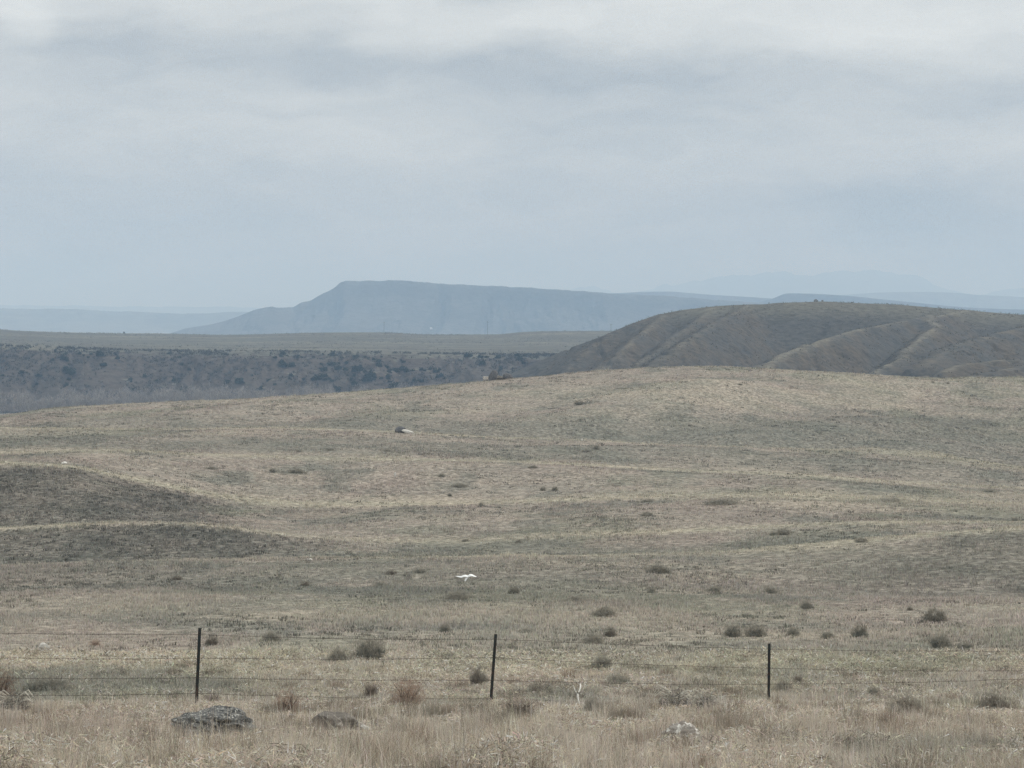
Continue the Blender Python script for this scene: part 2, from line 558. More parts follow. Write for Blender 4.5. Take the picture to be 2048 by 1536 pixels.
def ground_z(X, Y):
    X = np.asarray(X, float); Y = np.maximum(np.asarray(Y, float), 0.01)
    px = PXC + F * X / np.maximum(Y, 12.0)
    g = np.clip((px + 900) / 3850 * 399, 0, 398.999)
    j = g.astype(int); fj = g - j
    i = np.clip(np.searchsorted(ROWY, Y, side='right') - 1, 0, len(ROWY) - 2)
    h = ROWY[i + 1] - ROWY[i]
    t = (Y - ROWY[i]) / h

    def at(jj):
        return hermite(t, h, ROWZ[i, jj], ROWZ[i + 1, jj], ROWM[i, jj], ROWM[i + 1, jj])
    z = at(j) * (1 - fj) + at(j + 1) * fj
    for pts, hh, ww in RIDGES:
        wp = [((a - PXC) / F * b, b) for a, b in pts]
        d, tt = seg_dist(X, Y, wp)
        fade = smooth(0, .6, tt) * smooth(len(pts) - 1, len(pts) - 1.6, tt)
        z = z + hh * np.exp(-(d / ww) ** 2) * fade
    amp = np.clip(Y / 900, 0.03, 0.40) * smooth(900, 470, Y)
    z = z + amp * 0.9 * fbm(X / 22, Y / 26, 3, 4) + 0.05 * fbm(X / 1.1, Y / 1.3, 9, 3) * smooth(300, 60, Y)
    return z


STRAW = np.array((0.372, 0.338, 0.298)); GREEN = np.array((0.278, 0.276, 0.230)); PINK = np.array((0.350, 0.305, 0.275)); SAGE_SHADE = np.array((0.250, 0.247, 0.220)); PALE = np.array((0.465, 0.43, 0.355))


def prairie_col(X, Y, slope=None):
    """which plants grow where, with slope shade and crest light painted in: straw, green undergrowth, pinkish grass, sage, pale bunch grass"""
    X = np.asarray(X, float); Y = np.asarray(Y, float)
    sc = np.clip(Y / 60.0, 0.7, 5.0)
    lx, ly = X / 1.0, Y / 1.0
    a = fbm(lx / 16, ly / 30, 21, 5, 0.6)
    b = fbm(lx / 9 + 31, ly / 18, 33, 5, 0.6)
    d = fbm(lx / 5 + 7, ly / 14, 57, 5, 0.6)
    e = fbm(lx / 30 - 4, ly / 22, 77, 4, 0.55)
    c = STRAW[None] * np.ones(X.shape + (1,))
    def mixin(c, col, f):
        f = np.clip(f, 0, 1)[..., None]
        return c * (1 - f) + col * f
    # green flat below the fold and beyond the fence
    px = PXC + F * X / np.maximum(Y, 12)
    flat = smooth(56, 75, Y) * smooth(118, 95, Y) * smooth(-2, 10, X) + smooth(150, 162, Y) * smooth(225, 190, Y) * smooth(-14, -4, X) * smooth(14, 2, X)
    c = mixin(c, GREEN, smooth(-0.05, 0.40, a + 0.45 * flat) * 0.85)
    c = mixin(c, PINK, smooth(0.05, 0.42, b) * 0.6)
    c = mixin(c, SAGE_SHADE, smooth(0.14, 0.42, d) * 0.75)
    c = mixin(c, PALE, smooth(0.14, 0.45, e) * 0.4)
    # left knolls, right bank: stony sage plus painted-in shade of slopes facing the camera
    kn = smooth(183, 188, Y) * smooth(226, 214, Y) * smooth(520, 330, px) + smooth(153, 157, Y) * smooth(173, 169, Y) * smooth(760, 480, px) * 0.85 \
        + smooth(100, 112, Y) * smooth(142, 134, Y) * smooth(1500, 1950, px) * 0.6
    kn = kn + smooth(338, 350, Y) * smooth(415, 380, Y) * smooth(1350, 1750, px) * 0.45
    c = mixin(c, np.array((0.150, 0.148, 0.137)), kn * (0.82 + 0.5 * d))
    hol_shade = smooth(330, 338, Y) * smooth(395, 352, Y) + smooth(264, 272, Y) * smooth(312, 285, Y) * 0.8 + smooth(144, 148, Y) * smooth(168, 156, Y) * 0.7 + smooth(100, 120, Y) * smooth(140, 132, Y) * 0.5
    c = mixin(c, SAGE_SHADE, hol_shade * (0.75 + 0.7 * a))  # shade of hollows and camera-facing slopes, painted in with the sage colour
    # pale bunch grass on the crests, their sunlit edge painted in
    for yc, wd in ((142, 2.0), (172.5, 2.2), (320.5, 3.2), (223, 3.0), (261, 2.5)):
        c = mixin(c, PALE, np.exp(-((Y - yc) / wd) ** 2) * (0.8 + 0.5 * b))
    return c


def grid_mesh(name, px, Y, zf, mat, colf=None, jitter=0):
    PX, YY = np.meshgrid(px, Y)
    X = (PX - PXC) / F * np.maximum(YY, 12.0)
    Z = zf(X, YY)
    v = np.stack([X, YY, Z], -1).reshape(-1, 3)
    nx, ny = len(px), len(Y)
    i = np.arange(nx - 1)[None] + nx * np.arange(ny - 1)[:, None]
    f = np.stack([i, i + 1, i + nx + 1, i + nx], -1).reshape(-1, 4)
    cols = colf(X, YY).reshape(-1, 3) if colf else None
    return mesh_np(name, v, f, mat, cols, True), X, YY, Z


yl = np.concatenate([np.linspace(-6, 24, 16)[:-1], np.exp(np.linspace(math.log(24), math.log(560), 620))[:-1], np.exp(np.linspace(math.log(560), math.log(46000), 60))])
yl = np.where(yl < 0, yl, yl)
pl = np.concatenate([np.linspace(-900, -120, 60)[:-1], np.linspace(-120, 2170, 520), np.linspace(2170, 2950, 60)[1:]])
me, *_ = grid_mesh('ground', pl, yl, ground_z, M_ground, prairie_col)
link('ground', me, kind='structure')


def on_ground(px, py, y0=26.0, y1=480.0):
    """first meeting of the sight line through (px, py) with the prairie"""
    Y = np.exp(np.linspace(math.log(y0), math.log(y1), 4000))
    X = (px - PXC) / F * Y
    z = ground_z(X, Y)
    s = z - (640 - py) / F * Y
    k = np.argmax(s >= 0)
    if s[k] < 0:
        k = len(Y) - 1
    return float(X[k]), float(Y[k]), float(z[k])


# ------------------------------------------------------------------ dark hills at right
FP = lambda a, b, y: ((a - PXC) / F * y, y, (640 - b) / F * y)
SPURS = [
    # (polyline (column,row,distance), side slope, rounding radius, slope behind as a fraction)
    ([(1490, 611, 1330), (1560, 604, 1320), (1640, 601, 1320), (1800, 608, 1320), (1960, 622, 1320), (2100, 632, 1320), (2400, 640, 1320), (2950, 655, 1320)], 0.46, 60, 0.10),
    ([(1500, 611, 1330), (1430, 615, 1330), (1370, 619, 1330), (1330, 627, 1330), (1280, 645, 1310), (1230, 666, 1290), (1184, 696, 1260), (1148, 729, 1230), (1118, 758, 1205)], 0.62, 7, 1),
    ([(1335, 630, 1320), (1262, 683, 1200), (1185, 745, 1110)], 0.78, 4, 1),
    ([(1430, 619, 1320), (1345, 676, 1180), (1250, 748, 1070)], 0.76, 4, 1),
    ([(1500, 611, 1310), (1440, 640, 1210), (1382, 676, 1120), (1290, 740, 1010)], 0.74, 5, 1),
    ([(1930, 625, 1310), (1855, 632, 1240), (1700, 662, 1120), (1620, 685, 1060), (1560, 709, 1010), (1495, 741, 950)], 0.70, 5, 1),
    ([(1855, 632, 1240), (1880, 650, 1180), (1832, 685, 1080), (1790, 715, 1010), (1735, 752, 940)], 0.74, 4, 1),
    ([(2100, 640, 1230), (1985, 668, 1120), (1900, 695, 1040), (1850, 730, 970)], 0.55, 9, 1),
    ([(2500, 690, 1010), (2200, 700, 990), (2048, 712, 965), (1930, 726, 925), (1845, 754, 880)], 0.55, 6, 1),
    ([(2500, 712, 960), (2200, 720, 930), (2048, 729, 905), (1970, 744, 875), (1900, 765, 850)], 0.55, 5, 1),
]
SPW = [([FP(*p) for p in pts], sl, r, bk) for pts, sl, r, bk in SPURS]


def hills_z(X, Y, want=False):
    X = np.asarray(X, float); Y = np.asarray(Y, float)
    kk = 1.3
    wx = X + 8 * fbm(X / 45, Y / 60, 5, 3); wy = Y + 8 * fbm(X / 50 + 9, Y / 50, 6, 3)
    zs = []; zl0 = []
    for pts, sl, r, bk in SPW:
        d, tt = seg_dist(wx * 0.35 + X * 0.65, wy * 0.35 + Y * 0.65, pts)
        i = np.clip(tt.astype(int), 0, len(pts) - 2)
        za = np.array([p[2] for p in pts]); ya = np.array([p[1] for p in pts])
        zl = za[i] + (za[i + 1] - za[i]) * (tt - i)
        yline = ya[i] + (ya[i + 1] - ya[i]) * (tt - i)
        wb = np.clip((Y - yline) / (d + 1e-6), 0, 1) * smooth(0, 0.5, tt) if bk < 1 else 0.0
        s = sl * (1 - wb) + sl * bk * wb
        zs.append(zl - s * (np.sqrt(d * d + r * r) - r)); zl0.append(d)
    zs = np.array(zs); zl0 = np.array(zl0)
    m = zs.max(0)
    z = m + kk * np.log(np.exp((zs - m) / kk).sum(0)) - 0.4
    if want:
        return zs, zl0, m
    gull = np.abs(fbm(X / 26, Y / 60, 41, 4, 0.55))
    steep = smooth(2, -14, z)
    z = z + 0.55 * fbm(X / 22, Y / 40, 8, 5, 0.55) * (0.25 + 0.75 * steep) - 1.6 * np.clip(0.16 - gull, 0, 1) / 0.16 * steep
    return np.maximum(z, FLOOR - 6)


def hills_col(X, Y):
    """plants of the hill: pale grass and painted-in light along the spur crests, green grass on the top, dark sage and shale on the flanks"""
    zs, d, m = hills_z(X, Y, True)
    idx = zs.argmax(0)
    n = len(zs)
    tex = fbm(X / 6, Y / 22, 401, 5, 0.65); tex2 = fbm(X / 24, Y / 45, 405, 4, 0.55)
    bowl = np.array((0.082, 0.082, 0.080)); flank = np.array((0.092, 0.085, 0.076)); rim = np.array((0.138, 0.134, 0.112)); pale = np.array((0.255, 0.240, 0.195))
    w = np.where(idx == 0, 0.0, 1.0)
    # soften the change from bowl to flank
    oth = zs[1:].max(0)
    w = smooth(-5.0, 3.0, oth - zs[0]) * np.clip(0.70 + 1.6 * tex + 0.8 * tex2, -0.3, 1.8)
    c = bowl + (flank - bowl) * w[..., None]
    top = smooth(60, 22, d[0]) * smooth(-40, 40, X) + smooth(0, 30, Y - 1335) * smooth(20, 60, X)
    c = c + (rim - c) * np.clip(top * (0.85 + 0.6 * tex2), 0, 1)[..., None]
    wid = np.array([1, 2.0, 2.0, 2.0, 2.2, 2.8, 2.2, 3.0, 2.4, 2.4]); amt = np.array([0, .12, .20, .20, .20, .44, .42, .16, .28, .22])
    for k in range(1, n):  # spur crests: pale grass, lightened to carry the light catching them
        own = smooth(-2.5, -0.2, zs[k] - m)
        g = np.exp(-(d[k] / wid[k]) ** 2) * amt[k] * own * np.clip(0.9 + 1.1 * tex, 0.2, 1.3)
        c = c + (pale - c) * np.clip(g, 0, 1)[..., None]
    return c


me, *_ = grid_mesh('dark_hill', np.linspace(900, 2900, 760), np.concatenate([np.linspace(780, 1400, 420), np.linspace(1405, 2300, 60)]), hills_z, M_hill, hills_col)
link('hills', me, kind='structure')

# ------------------------------------------------------------------ river bluff and bench
BT = [(-900, 694), (0, 692), (150, 697), (300, 702), (600, 704), (900, 709), (1130, 711), (1500, 712), (2950, 716)]
BB = [(-900, 650), (-100, 655), (0, 659), (40, 662), (100, 664), (250, 667), (350, 668), (450, 670), (560, 668), (640, 666), (760, 665), (860, 669), (990, 669), (1050, 664), (1130, 662), (1230, 662), (1500, 664), (2950, 668)]


def bluff_z(X, Y):
    X = np.asarray(X, float); Y = np.asarray(Y, float)
    px = PXC + F * X / Y
    ys = np.array([1380.0, 1690, 1815, 1860, 2300, 2900, 3250, 3800])
    zt = (640 - line(BT, px)) / F * 1860
    zb = (640 - line(BB, px)) / F * 2900
    wav = 34 * fbm(X / 110, Y / 700, 14, 4, 0.55)
    Yw = Y + wav * smooth(1950, 1840, Y)
    zz = [np.full(px.shape, FLOOR - 4), np.full(px.shape, FLOOR), zt - 2.5, zt, zt * 0.75 + zb * 0.25 * 1.0 - 2.0, zb, zb - 3, np.full(px.shape, FLOOR - 4)]
    Z = np.array(zz)
    i = np.clip(np.searchsorted(ys, Yw, side='right') - 1, 0, len(ys) - 2)
    t = np.clip((Yw - ys[i]) / (ys[i + 1] - ys[i]), 0, 1)
    tt = np.where(i == 1, t ** 0.85, t * t * (3 - 2 * t))
    z0 = np.take_along_axis(Z, i[None], 0)[0]; z1 = np.take_along_axis(Z, i[None] + 1, 0)[0]
    z = z0 + (z1 - z0) * tt
    face = smooth(1690, 1740, Y) * smooth(1850, 1800, Y)
    g = np.abs(fbm(X / 30, Y / 170, 15, 4, 0.6))
    z = z - 4.0 * np.clip(0.22 - g, 0, 1) / 0.22 * face + 1.6 * fbm(X / 20, Y / 30, 16, 4) * face
    z = z + 0.9 * fbm(X / 120, Y / 160, 19, 4) * smooth(1880, 2000, Y)
    return z


me, *_ = grid_mesh('bluff', np.linspace(-800, 1700, 520), np.concatenate([np.linspace(1380, 1660, 40), np.linspace(1664, 1880, 200), np.linspace(1890, 3800, 160)]), bluff_z, M_bluff)
link('bluff_terrain', me, kind='structure')


# ------------------------------------------------------------------ mesa, ridges and mountains
def massif(name, sil, ycrest, depth, yback, mat, prof, seed, rib, pxr, n=(420, 90), wobble=0.35, foot=FLOOR - 5, rag=0.0):
    p0, p1 = pxr

    def zf(X, Y):
        px = PXC + F * X / Y
        zs = (640 - line(sil, px)) / F * ycrest + rag * ycrest / 5268.0 * fbm(X / ycrest * 260, X * 0, seed + 9, 5, 0.6)
        dd = depth * (1 + wobble * 2 * fbm(X / (depth * 0.8), Y * 0, seed, 3))
        rb = np.abs(fbm(X / (depth * 0.22), Y / (depth * 1.2), seed + 3, 5, 0.55))
        t = (Y - (ycrest - dd)) / dd
        t = t - rib * np.clip(0.25 - rb, 0, 1) / 0.25 * smooth(0.0, 0.25, t) * smooth(1.0, 0.8, t)
        p = np.interp(t, [q[0] for q in prof], [q[1] for q in prof])
        b = np.clip((Y - yback) / (depth * 1.5), 0, 1)
        z = foot + np.maximum(zs - foot, 0) * p * (1 - b * b * (3 - 2 * b))
        return z
    ys = np.concatenate([np.linspace(ycrest - depth * 1.7, ycrest + depth * 0.05, n[1]), np.linspace(ycrest + depth * 0.1, yback + depth * 1.6, 24)])
    me, *_ = grid_mesh(name, np.linspace(p0, p1, n[0]), ys, zf, mat)
    link(name, me, kind='structure')
    return zf


MESA = [(200, 690), (330, 672), (380, 657), (430, 648), (480, 632), (510, 620), (525, 616), (545, 613), (552, 615), (585, 614), (600, 606), (620, 601), (640, 590), (660, 580), (672, 573), (682, 565), (692, 562), (720, 562), (800, 561), (850, 564), (870, 567), (950, 570), (1050, 575), (1150, 581), (1230, 587), (1300, 590), (1400, 597), (1500, 605), (1700, 620), (2000, 640)]
mesa_z = massif('mesa_hill', MESA, 8000, 700, 8900, M_mesa, [(0, 0), (0.3, 0.16), (0.6, 0.42), (0.85, 0.74), (0.95, 0.93), (1.0, 1.0), (4, 1.0)], 61, 0.11, (150, 1900), (900, 120), rag=1.6)
R2 = [(1050, 640), (1120, 600), (1180, 588), (1240, 586), (1290, 583.5), (1335, 583), (1380, 586), (1430, 590), (1500, 594), (1560, 598), (1700, 606), (2000, 620), (2300, 640)]
massif('ridge_hill', R2, 10500, 800, 11300, M_mesa, [(0, 0), (0.5, 0.35), (1.0, 1.0), (4, 1.0)], 71, 0.10, (1000, 2400), (300, 60))
BU = [(1480, 640), (1520, 604), (1545, 597), (1562, 590), (1572, 587), (1590, 586.5), (1640, 588), (1700, 592), (1760, 598), (1840, 606), (1900, 612), (1960, 616), (2048, 619), (2400, 632), (2600, 645)]
massif('butte_hill', BU, 9000, 500, 9500, M_mesa, [(0, 0), (0.5, 0.3), (0.9, 0.8), (1.0, 1.0), (4, 1.0)], 81, 0.10, (1450, 2600), (300, 60))
R3 = [(1560, 640), (1640, 594), (1700, 589), (1760, 585), (1830, 583.5), (1900, 585), (1960, 590), (2010, 592), (2048, 594), (2150, 590), (2400, 600), (2800, 640)]
massif('blue_range_hill', R3, 15000, 1200, 16000, M_far, [(0, 0), (0.5, 0.4), (1.0, 1.0), (4, 1.0)], 91, 0.08, (1500, 2850), (300, 50))
MT = [(1000, 640), (1120, 590), (1165, 572), (1200, 576), (1240, 588), (1285, 584), (1320, 572), (1345, 569), (1380, 566), (1420, 558), (1450, 552), (1480, 552), (1510, 548), (1545, 543), (1580, 546), (1620, 552), (1650, 548), (1690, 543), (1730, 541), (1770, 546), (1800, 547), (1830, 552), (1850, 558), (1870, 568), (1900, 579), (1960, 590), (2000, 582), (2040, 578), (2100, 574), (2200, 580), (2400, 600), (2700, 640)]
massif('mountains', MT, 27000, 2500, 29000, M_farfaint, [(0, 0), (0.5, 0.45), (1.0, 1.0), (4, 1.0)], 101, 0.12, (950, 2800), (520, 60), rag=6.0)
LF = [(-900, 616), (-300, 614), (0, 617), (60, 618), (130, 618), (200, 622), (300, 625), (380, 628), (440, 626), (500, 624), (560, 627), (640, 632), (800, 640)]
massif('left_range_hill', LF, 13000, 900, 14000, M_far, [(0, 0), (0.5, 0.5), (1.0, 1.0), (4, 1.0)], 111, 0.08, (-880, 820), (400, 50), rag=2.0)
LF2 = [(-900, 606), (0, 611), (200, 612), (330, 614), (430, 613), (520, 617), (640, 625), (900, 640)]
massif('low_range_hill', LF2, 24000, 1500, 25500, M_farfaint, [(0, 0), (0.5, 0.5), (1.0, 1.0), (4, 1.0)], 121, 0.08, (-880, 920), (300, 40), rag=2.5)

# ------------------------------------------------------------------ haze
mz, t, o = new_mat('air')
pv = t.node('ShaderNodeVolumePrincipled')
pv.inputs['Color'].default_value = (0.41, 0.62, 0.90, 1)
pv.inputs['Absorption Color'].default_value = (0.38, 0.28, 0.05, 1)
pv.inputs['Density'].default_value = 1.46e-4
pv.inputs['Anisotropy'].default_value = 0.0
t.l.new(pv.outputs[0], o.inputs['Volume'])
mb = MB()
mb.box((0, 22700, 237.5), (37000, 49000, 615))
link('haze', mb.mesh('haze', mz), kind='stuff')

# ------------------------------------------------------------------ grass
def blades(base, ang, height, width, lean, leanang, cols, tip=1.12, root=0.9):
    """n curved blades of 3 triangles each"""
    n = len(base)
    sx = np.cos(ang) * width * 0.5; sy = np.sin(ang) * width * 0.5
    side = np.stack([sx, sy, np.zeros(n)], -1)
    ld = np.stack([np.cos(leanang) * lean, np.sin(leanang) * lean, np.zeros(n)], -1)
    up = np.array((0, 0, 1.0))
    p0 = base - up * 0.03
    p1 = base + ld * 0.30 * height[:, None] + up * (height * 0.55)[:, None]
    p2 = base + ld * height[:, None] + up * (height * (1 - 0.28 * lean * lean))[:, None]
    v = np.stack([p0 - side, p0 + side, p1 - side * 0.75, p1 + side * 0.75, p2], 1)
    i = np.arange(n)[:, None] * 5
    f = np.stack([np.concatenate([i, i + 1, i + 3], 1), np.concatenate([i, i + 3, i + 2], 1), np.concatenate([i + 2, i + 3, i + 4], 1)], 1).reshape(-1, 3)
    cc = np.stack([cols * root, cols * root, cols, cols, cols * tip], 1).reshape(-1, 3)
    return v.reshape(-1, 3), f, cc


def tufts(name, X, Y, nb, h, wd, spread, colmul, seed, leanmax=0.8):
    r = np.random.default_rng(seed)
    n = len(X)
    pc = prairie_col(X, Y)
    rep = np.repeat(np.arange(n), nb)
    N = len(rep)
    a = r.uniform(0, 2 * np.pi, N); rad = np.sqrt(r.uniform(0, 1, N)) * spread[rep]
    bx = X[rep] + np.cos(a) * rad; by = Y[rep] + np.sin(a) * rad
    bz = ground_z(bx, by)
    th = h[rep] * r.uniform(0.55, 1.15, N)
    lean = np.abs(r.normal(0, 0.36, N)) * leanmax / 0.8
    la = a + r.normal(0, 0.8, N)
    cb = pc[rep] * colmul[rep] * (r.uniform(0.74, 1.28, N))[:, None]
    cb = cb * (1 + r.normal(0, 0.04, (N, 3)))
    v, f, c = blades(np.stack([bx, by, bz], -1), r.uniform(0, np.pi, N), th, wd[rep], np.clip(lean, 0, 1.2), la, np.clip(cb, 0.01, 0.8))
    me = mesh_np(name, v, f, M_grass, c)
    return link(name, me, kind='stuff')


CLEAR = [(1380, 46.0, 1.0), (421, 37.4, 1.0), (672, 38.6, 0.7), (1364, 35.0, 0.55), (1158, 44.5, 0.6), (720, 38.8, 0.4)]


def cleared(X, Y):
    f = np.ones(X.shape)
    for px, yc, rr in CLEAR:
        xc = (px - PXC) / F * yc
        f = np.minimum(f, 0.30 + 0.70 * smooth(0.7, 1.4, np.hypot((X - xc) / rr, (Y - yc) / 1.7)))
    return f


def scatter(n, y0, y1, power, r, margin=130):
    """random spots in the view's wedge; power -> density falls with distance"""
    q = r.uniform(0, 1, n)
    if abs(power - 1) < 1e-3:
        Y = y0 * (y1 / y0) ** q
    else:
        k = 1 - power
        Y = (y0 ** k + q * (y1 ** k - y0 ** k)) ** (1 / k)
    px = r.uniform(-margin, 2048 + margin, n)
    return (px - PXC) / F * Y, Y


r0 = np.random.default_rng(3)
# dead bunch grass of the foreground
X, Y = scatter(30000, 25.5, 62, 0.7, r0)
patch = fbm(X / 1.6, Y / 2.6, 201, 4, 0.6)
tallness = np.clip(0.62 + 1.0 * patch, 0.22, 1.3)
near = smooth(38, 29, Y)
dkn = fbm(X / 0.55 + 5, Y / 1.3, 215, 4, 0.65)
dk = np.where(dkn > 0.28, 0.50, 1.0)
hue = np.where((fbm(X / 1.1 - 8, Y / 2.0, 227, 3, 0.6) > 0.15)[:, None], np.array((1.02, 0.985, 0.955))[None], np.array((0.99, 1.0, 0.98))[None])
single = np.exp(r0.normal(0, 0.36, len(X))) * (1.26 + 0.16 * near)
hgt = (0.09 + 0.06 * smooth(46, 38, Y) + 0.10 * near) * (0.35 + tallness) * np.exp(r0.normal(0, 0.30, len(X)))
hgt = np.where(dk < 1, hgt * 1.45, hgt) * cleared(X, Y)
tufts('dry_bunch_grass', X, Y, np.full(len(X), 14), hgt, 0.0035 + 0.0025 * r0.uniform(0, 1, len(X)), 0.04 + 0.09 * r0.uniform(0, 1, len(X)), (dk * single)[:, None] * hue * np.array((1.04, 1.005, 0.94))[None], 31, 1.5)
# tangled thatch: broken stems and seed fluff lying every way through the grass
X, Y = scatter(420000, 25.5, 66, 0.75, r0)
top = (0.09 + 0.06 * smooth(46, 38, Y) + 0.13 * smooth(38, 29, Y)) * np.clip(0.9 + 1.3 * fbm(X / 1.3, Y / 2.2, 201, 4, 0.65), 0.25, 1.8) * cleared(X, Y)
n = len(X)
dkn = fbm(X / 0.55 + 5, Y / 1.3, 215, 4, 0.65)
cen = np.stack([X, Y, ground_z(X, Y) + top * r0.uniform(0.05, 1.0, n) ** 0.8], -1)
d = r0.normal(0, 1, (n, 3)); d[:, 2] = d[:, 2] * 0.8 + 0.5; d /= np.linalg.norm(d, axis=1)[:, None]
sd_ = np.cross(d, r0.normal(0, 1, (n, 3))); sd_ /= np.linalg.norm(sd_, axis=1)[:, None]
L = r0.uniform(0.02, 0.075, n)[:, None] * (1 + 0.4 * smooth(40, 66, Y))[:, None]; wth = r0.uniform(0.003, 0.009, n)[:, None] * (1 + 0.5 * smooth(40, 66, Y))[:, None]
v = np.stack([cen - d * L - sd_ * wth, cen - d * L + sd_ * wth, cen + d * L], 1).reshape(-1, 3)
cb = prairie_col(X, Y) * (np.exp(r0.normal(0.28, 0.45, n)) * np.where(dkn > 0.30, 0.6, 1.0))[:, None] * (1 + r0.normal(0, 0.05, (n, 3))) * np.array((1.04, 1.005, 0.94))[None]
link('grass_thatch', mesh_np('grass_thatch', v, np.arange(n * 3).reshape(-1, 3), M_grass, np.repeat(np.clip(cb, 0.02, 0.8), 3, 0)), kind='stuff')
# wispy standing clumps, some brown, some bleached
X, Y = scatter(420, 26, 58, 0.8, r0)
kd = r0.uniform(0, 1, len(X))
cm = np.where((kd < 0.30)[:, None], np.array((0.66, 0.58, 0.52))[None], np.where((kd < 0.45)[:, None], np.array((0.72, 0.74, 0.70))[None], np.array((1.32, 1.30, 1.26))[None]))
tufts('wispy_bunch_grass', X, Y, np.full(len(X), 110), r0.uniform(0.24, 0.46, len(X)) * (0.6 + 0.4 * smooth(48, 38, Y)) * cleared(X, Y), np.full(len(X), 0.005), r0.uniform(0.10, 0.26, len(X)), cm, 38, 0.9)
# given clumps of the photograph's foreground: brown ones and grey green ones
gx = np.array([(113, 1500), (294, 1518), (135, 1520), (640, 1470), (1470, 1475), (1455, 1465), (1500, 1490), (1100, 1530), (1690, 1530), (1730, 1535), (1960, 1528), (2010, 1524), (1850, 1532), (1250, 1446), (1235, 1450), (1560, 1440), (880, 1440)], float)
gp = [on_ground(a, b) for a, b in gx]
X = np.array([p[0] for p in gp]); Y = np.array([p[1] for p in gp])
cm = np.where(np.isin(np.arange(len(X)), (7, 8, 9, 10, 11, 12))[:, None], np.array((0.62, 0.65, 0.62))[None], np.array((0.72, 0.69, 0.64))[None])
tufts('brown_bunch_grass', X, Y, np.full(len(X), 260), r0.uniform(0.28, 0.42, len(X)), np.full(len(X), 0.005), r0.uniform(0.12, 0.22, len(X)), cm, 39, 1.1)
# loose seed stalks, paler and taller
X, Y = scatter(2600, 25.5, 46, 0.8, r0)
tufts('seed_stalk_grass', X, Y, np.full(len(X), 2), r0.uniform(0.22, 0.48, len(X)), np.full(len(X), 0.006), np.full(len(X), 0.04), (r0.uniform(1.2, 2.0, len(X)))[:, None] * np.ones((1, 3)), 32, 0.8)
X, Y = scatter(700, 25.5, 34, 0.5, r0)
tufts('bleached_stalk_grass', X, Y, np.full(len(X), 9), r0.uniform(0.18, 0.42, len(X)), np.full(len(X), 0.006), np.full(len(X), 0.09), (r0.uniform(1.15, 1.9, len(X)))[:, None] * np.ones((1, 3)), 40, 1.0)
X, Y = scatter(260, 25.5, 39, 0.5, r0)
tufts('tall_straw_grass', X, Y, np.full(len(X), 80), r0.uniform(0.28, 0.50, len(X)) * cleared(X, Y), np.full(len(X), 0.005), r0.uniform(0.08, 0.20, len(X)), (r0.uniform(1.1, 1.5, len(X)))[:, None] * np.array((1.03, 1.0, 0.95))[None], 41, 0.9)
X, Y = scatter(900, 25.5, 40, 0.8, r0)
tufts('dark_stalk_grass', X, Y, np.full(len(X), 2), r0.uniform(0.2, 0.42, len(X)), np.full(len(X), 0.006), np.full(len(X), 0.04), (r0.uniform(0.25, 0.45, len(X)))[:, None] * np.ones((1, 3)), 36, 0.4)
# short grass beyond the fence and over the folds
X, Y = scatter(150000, 46, 470, 0.95, r0)
hh = (0.07 + 0.00022 * Y) * np.clip(1 + 1.3 * fbm(X / 4, Y / 9, 221, 4, 0.6), 0.35, 2.0)
kn = r0.uniform(0, 1, len(X))
tufts('short_prairie_grass', X, Y, np.full(len(X), 7), hh * np.where(kn > 0.93, 1.8, 1.0), 0.006 + 0.00016 * Y, 0.06 + 0.0011 * Y * r0.uniform(0.3, 1, len(X)), (r0.uniform(0.80, 1.25, len(X)) * (1.0 + 0.22 * smooth(110, 55, Y)) * np.where(kn < 0.10, 0.62, 1.0))[:, None] * np.ones((1, 3)), 33, 1.2)
# low sage and cushion plants, as a ground cover
X, Y = scatter(26000, 50, 465, 1.0, r0)
keep = (fbm(X / 7, Y / 16, 241, 4, 0.6) + 0.22 * r0.normal(0, 1, len(X))) > 0.18
X, Y = X[keep], Y[keep]
tufts('low_sage_cover', X, Y, np.full(len(X), 10), 0.07 + 0.00034 * Y * r0.uniform(0.5, 1.3, len(X)), 0.012 + 0.00022 * Y, 0.10 + 0.0017 * Y * r0.uniform(0.3, 1, len(X)), (r0.uniform(0.36, 0.68, len(X)))[:, None] * np.array((0.96, 1.0, 0.98))[None], 34, 1.0)


# rough sage and rubble tufts on the two knolls
X, Y = scatter(16000, 152, 228, 1.0, r0)
px = PXC + F * X / Y
keep = ((Y > 184) & (px < 500 - 3.0 * np.abs(Y - 200) + 60 * r0.normal(0, 1, len(X)))) | ((Y > 154) & (Y < 171) & (px < 640 + 80 * r0.normal(0, 1, len(X))))
X, Y = X[keep], Y[keep]
tufts('knoll_sage_cover', X, Y, np.full(len(X), 9), 0.06 + 0.16 * r0.uniform(0, 1, len(X)) ** 2, np.full(len(X), 0.045), 0.10 + 0.22 * r0.uniform(0, 1, len(X)), np.exp(r0.normal(-0.25, 0.45, len(X)))[:, None] * np.array((0.97, 1.0, 1.0))[None], 37, 1.1)

# ------------------------------------------------------------------ shrubs
def tri_leaves(r, cen, n_each, spread, size, updir=0.3, slim=0.3):
    k = len(cen); N = k * n_each
    c = np.repeat(cen, n_each, 0) + r.normal(0, 1, (N, 3)) * np.asarray(spread)
    d = r.normal(0, 1, (N, 3)); d[:, 2] += updir * 3; d /= np.linalg.norm(d, axis=1)[:, None]
    s = np.cross(d, r.normal(0, 1, (N, 3))); s /= np.linalg.norm(s, axis=1)[:, None] + 1e-6
    L = size * r.uniform(0.6, 1.4, N)[:, None]
    v = np.stack([c - s * L * slim, c + s * L * slim, c + d * L], 1).reshape(-1, 3)
    v[:, 2] = np.maximum(v[:, 2], 0.0)
    return v, np.arange(N * 3).reshape(-1, 3)


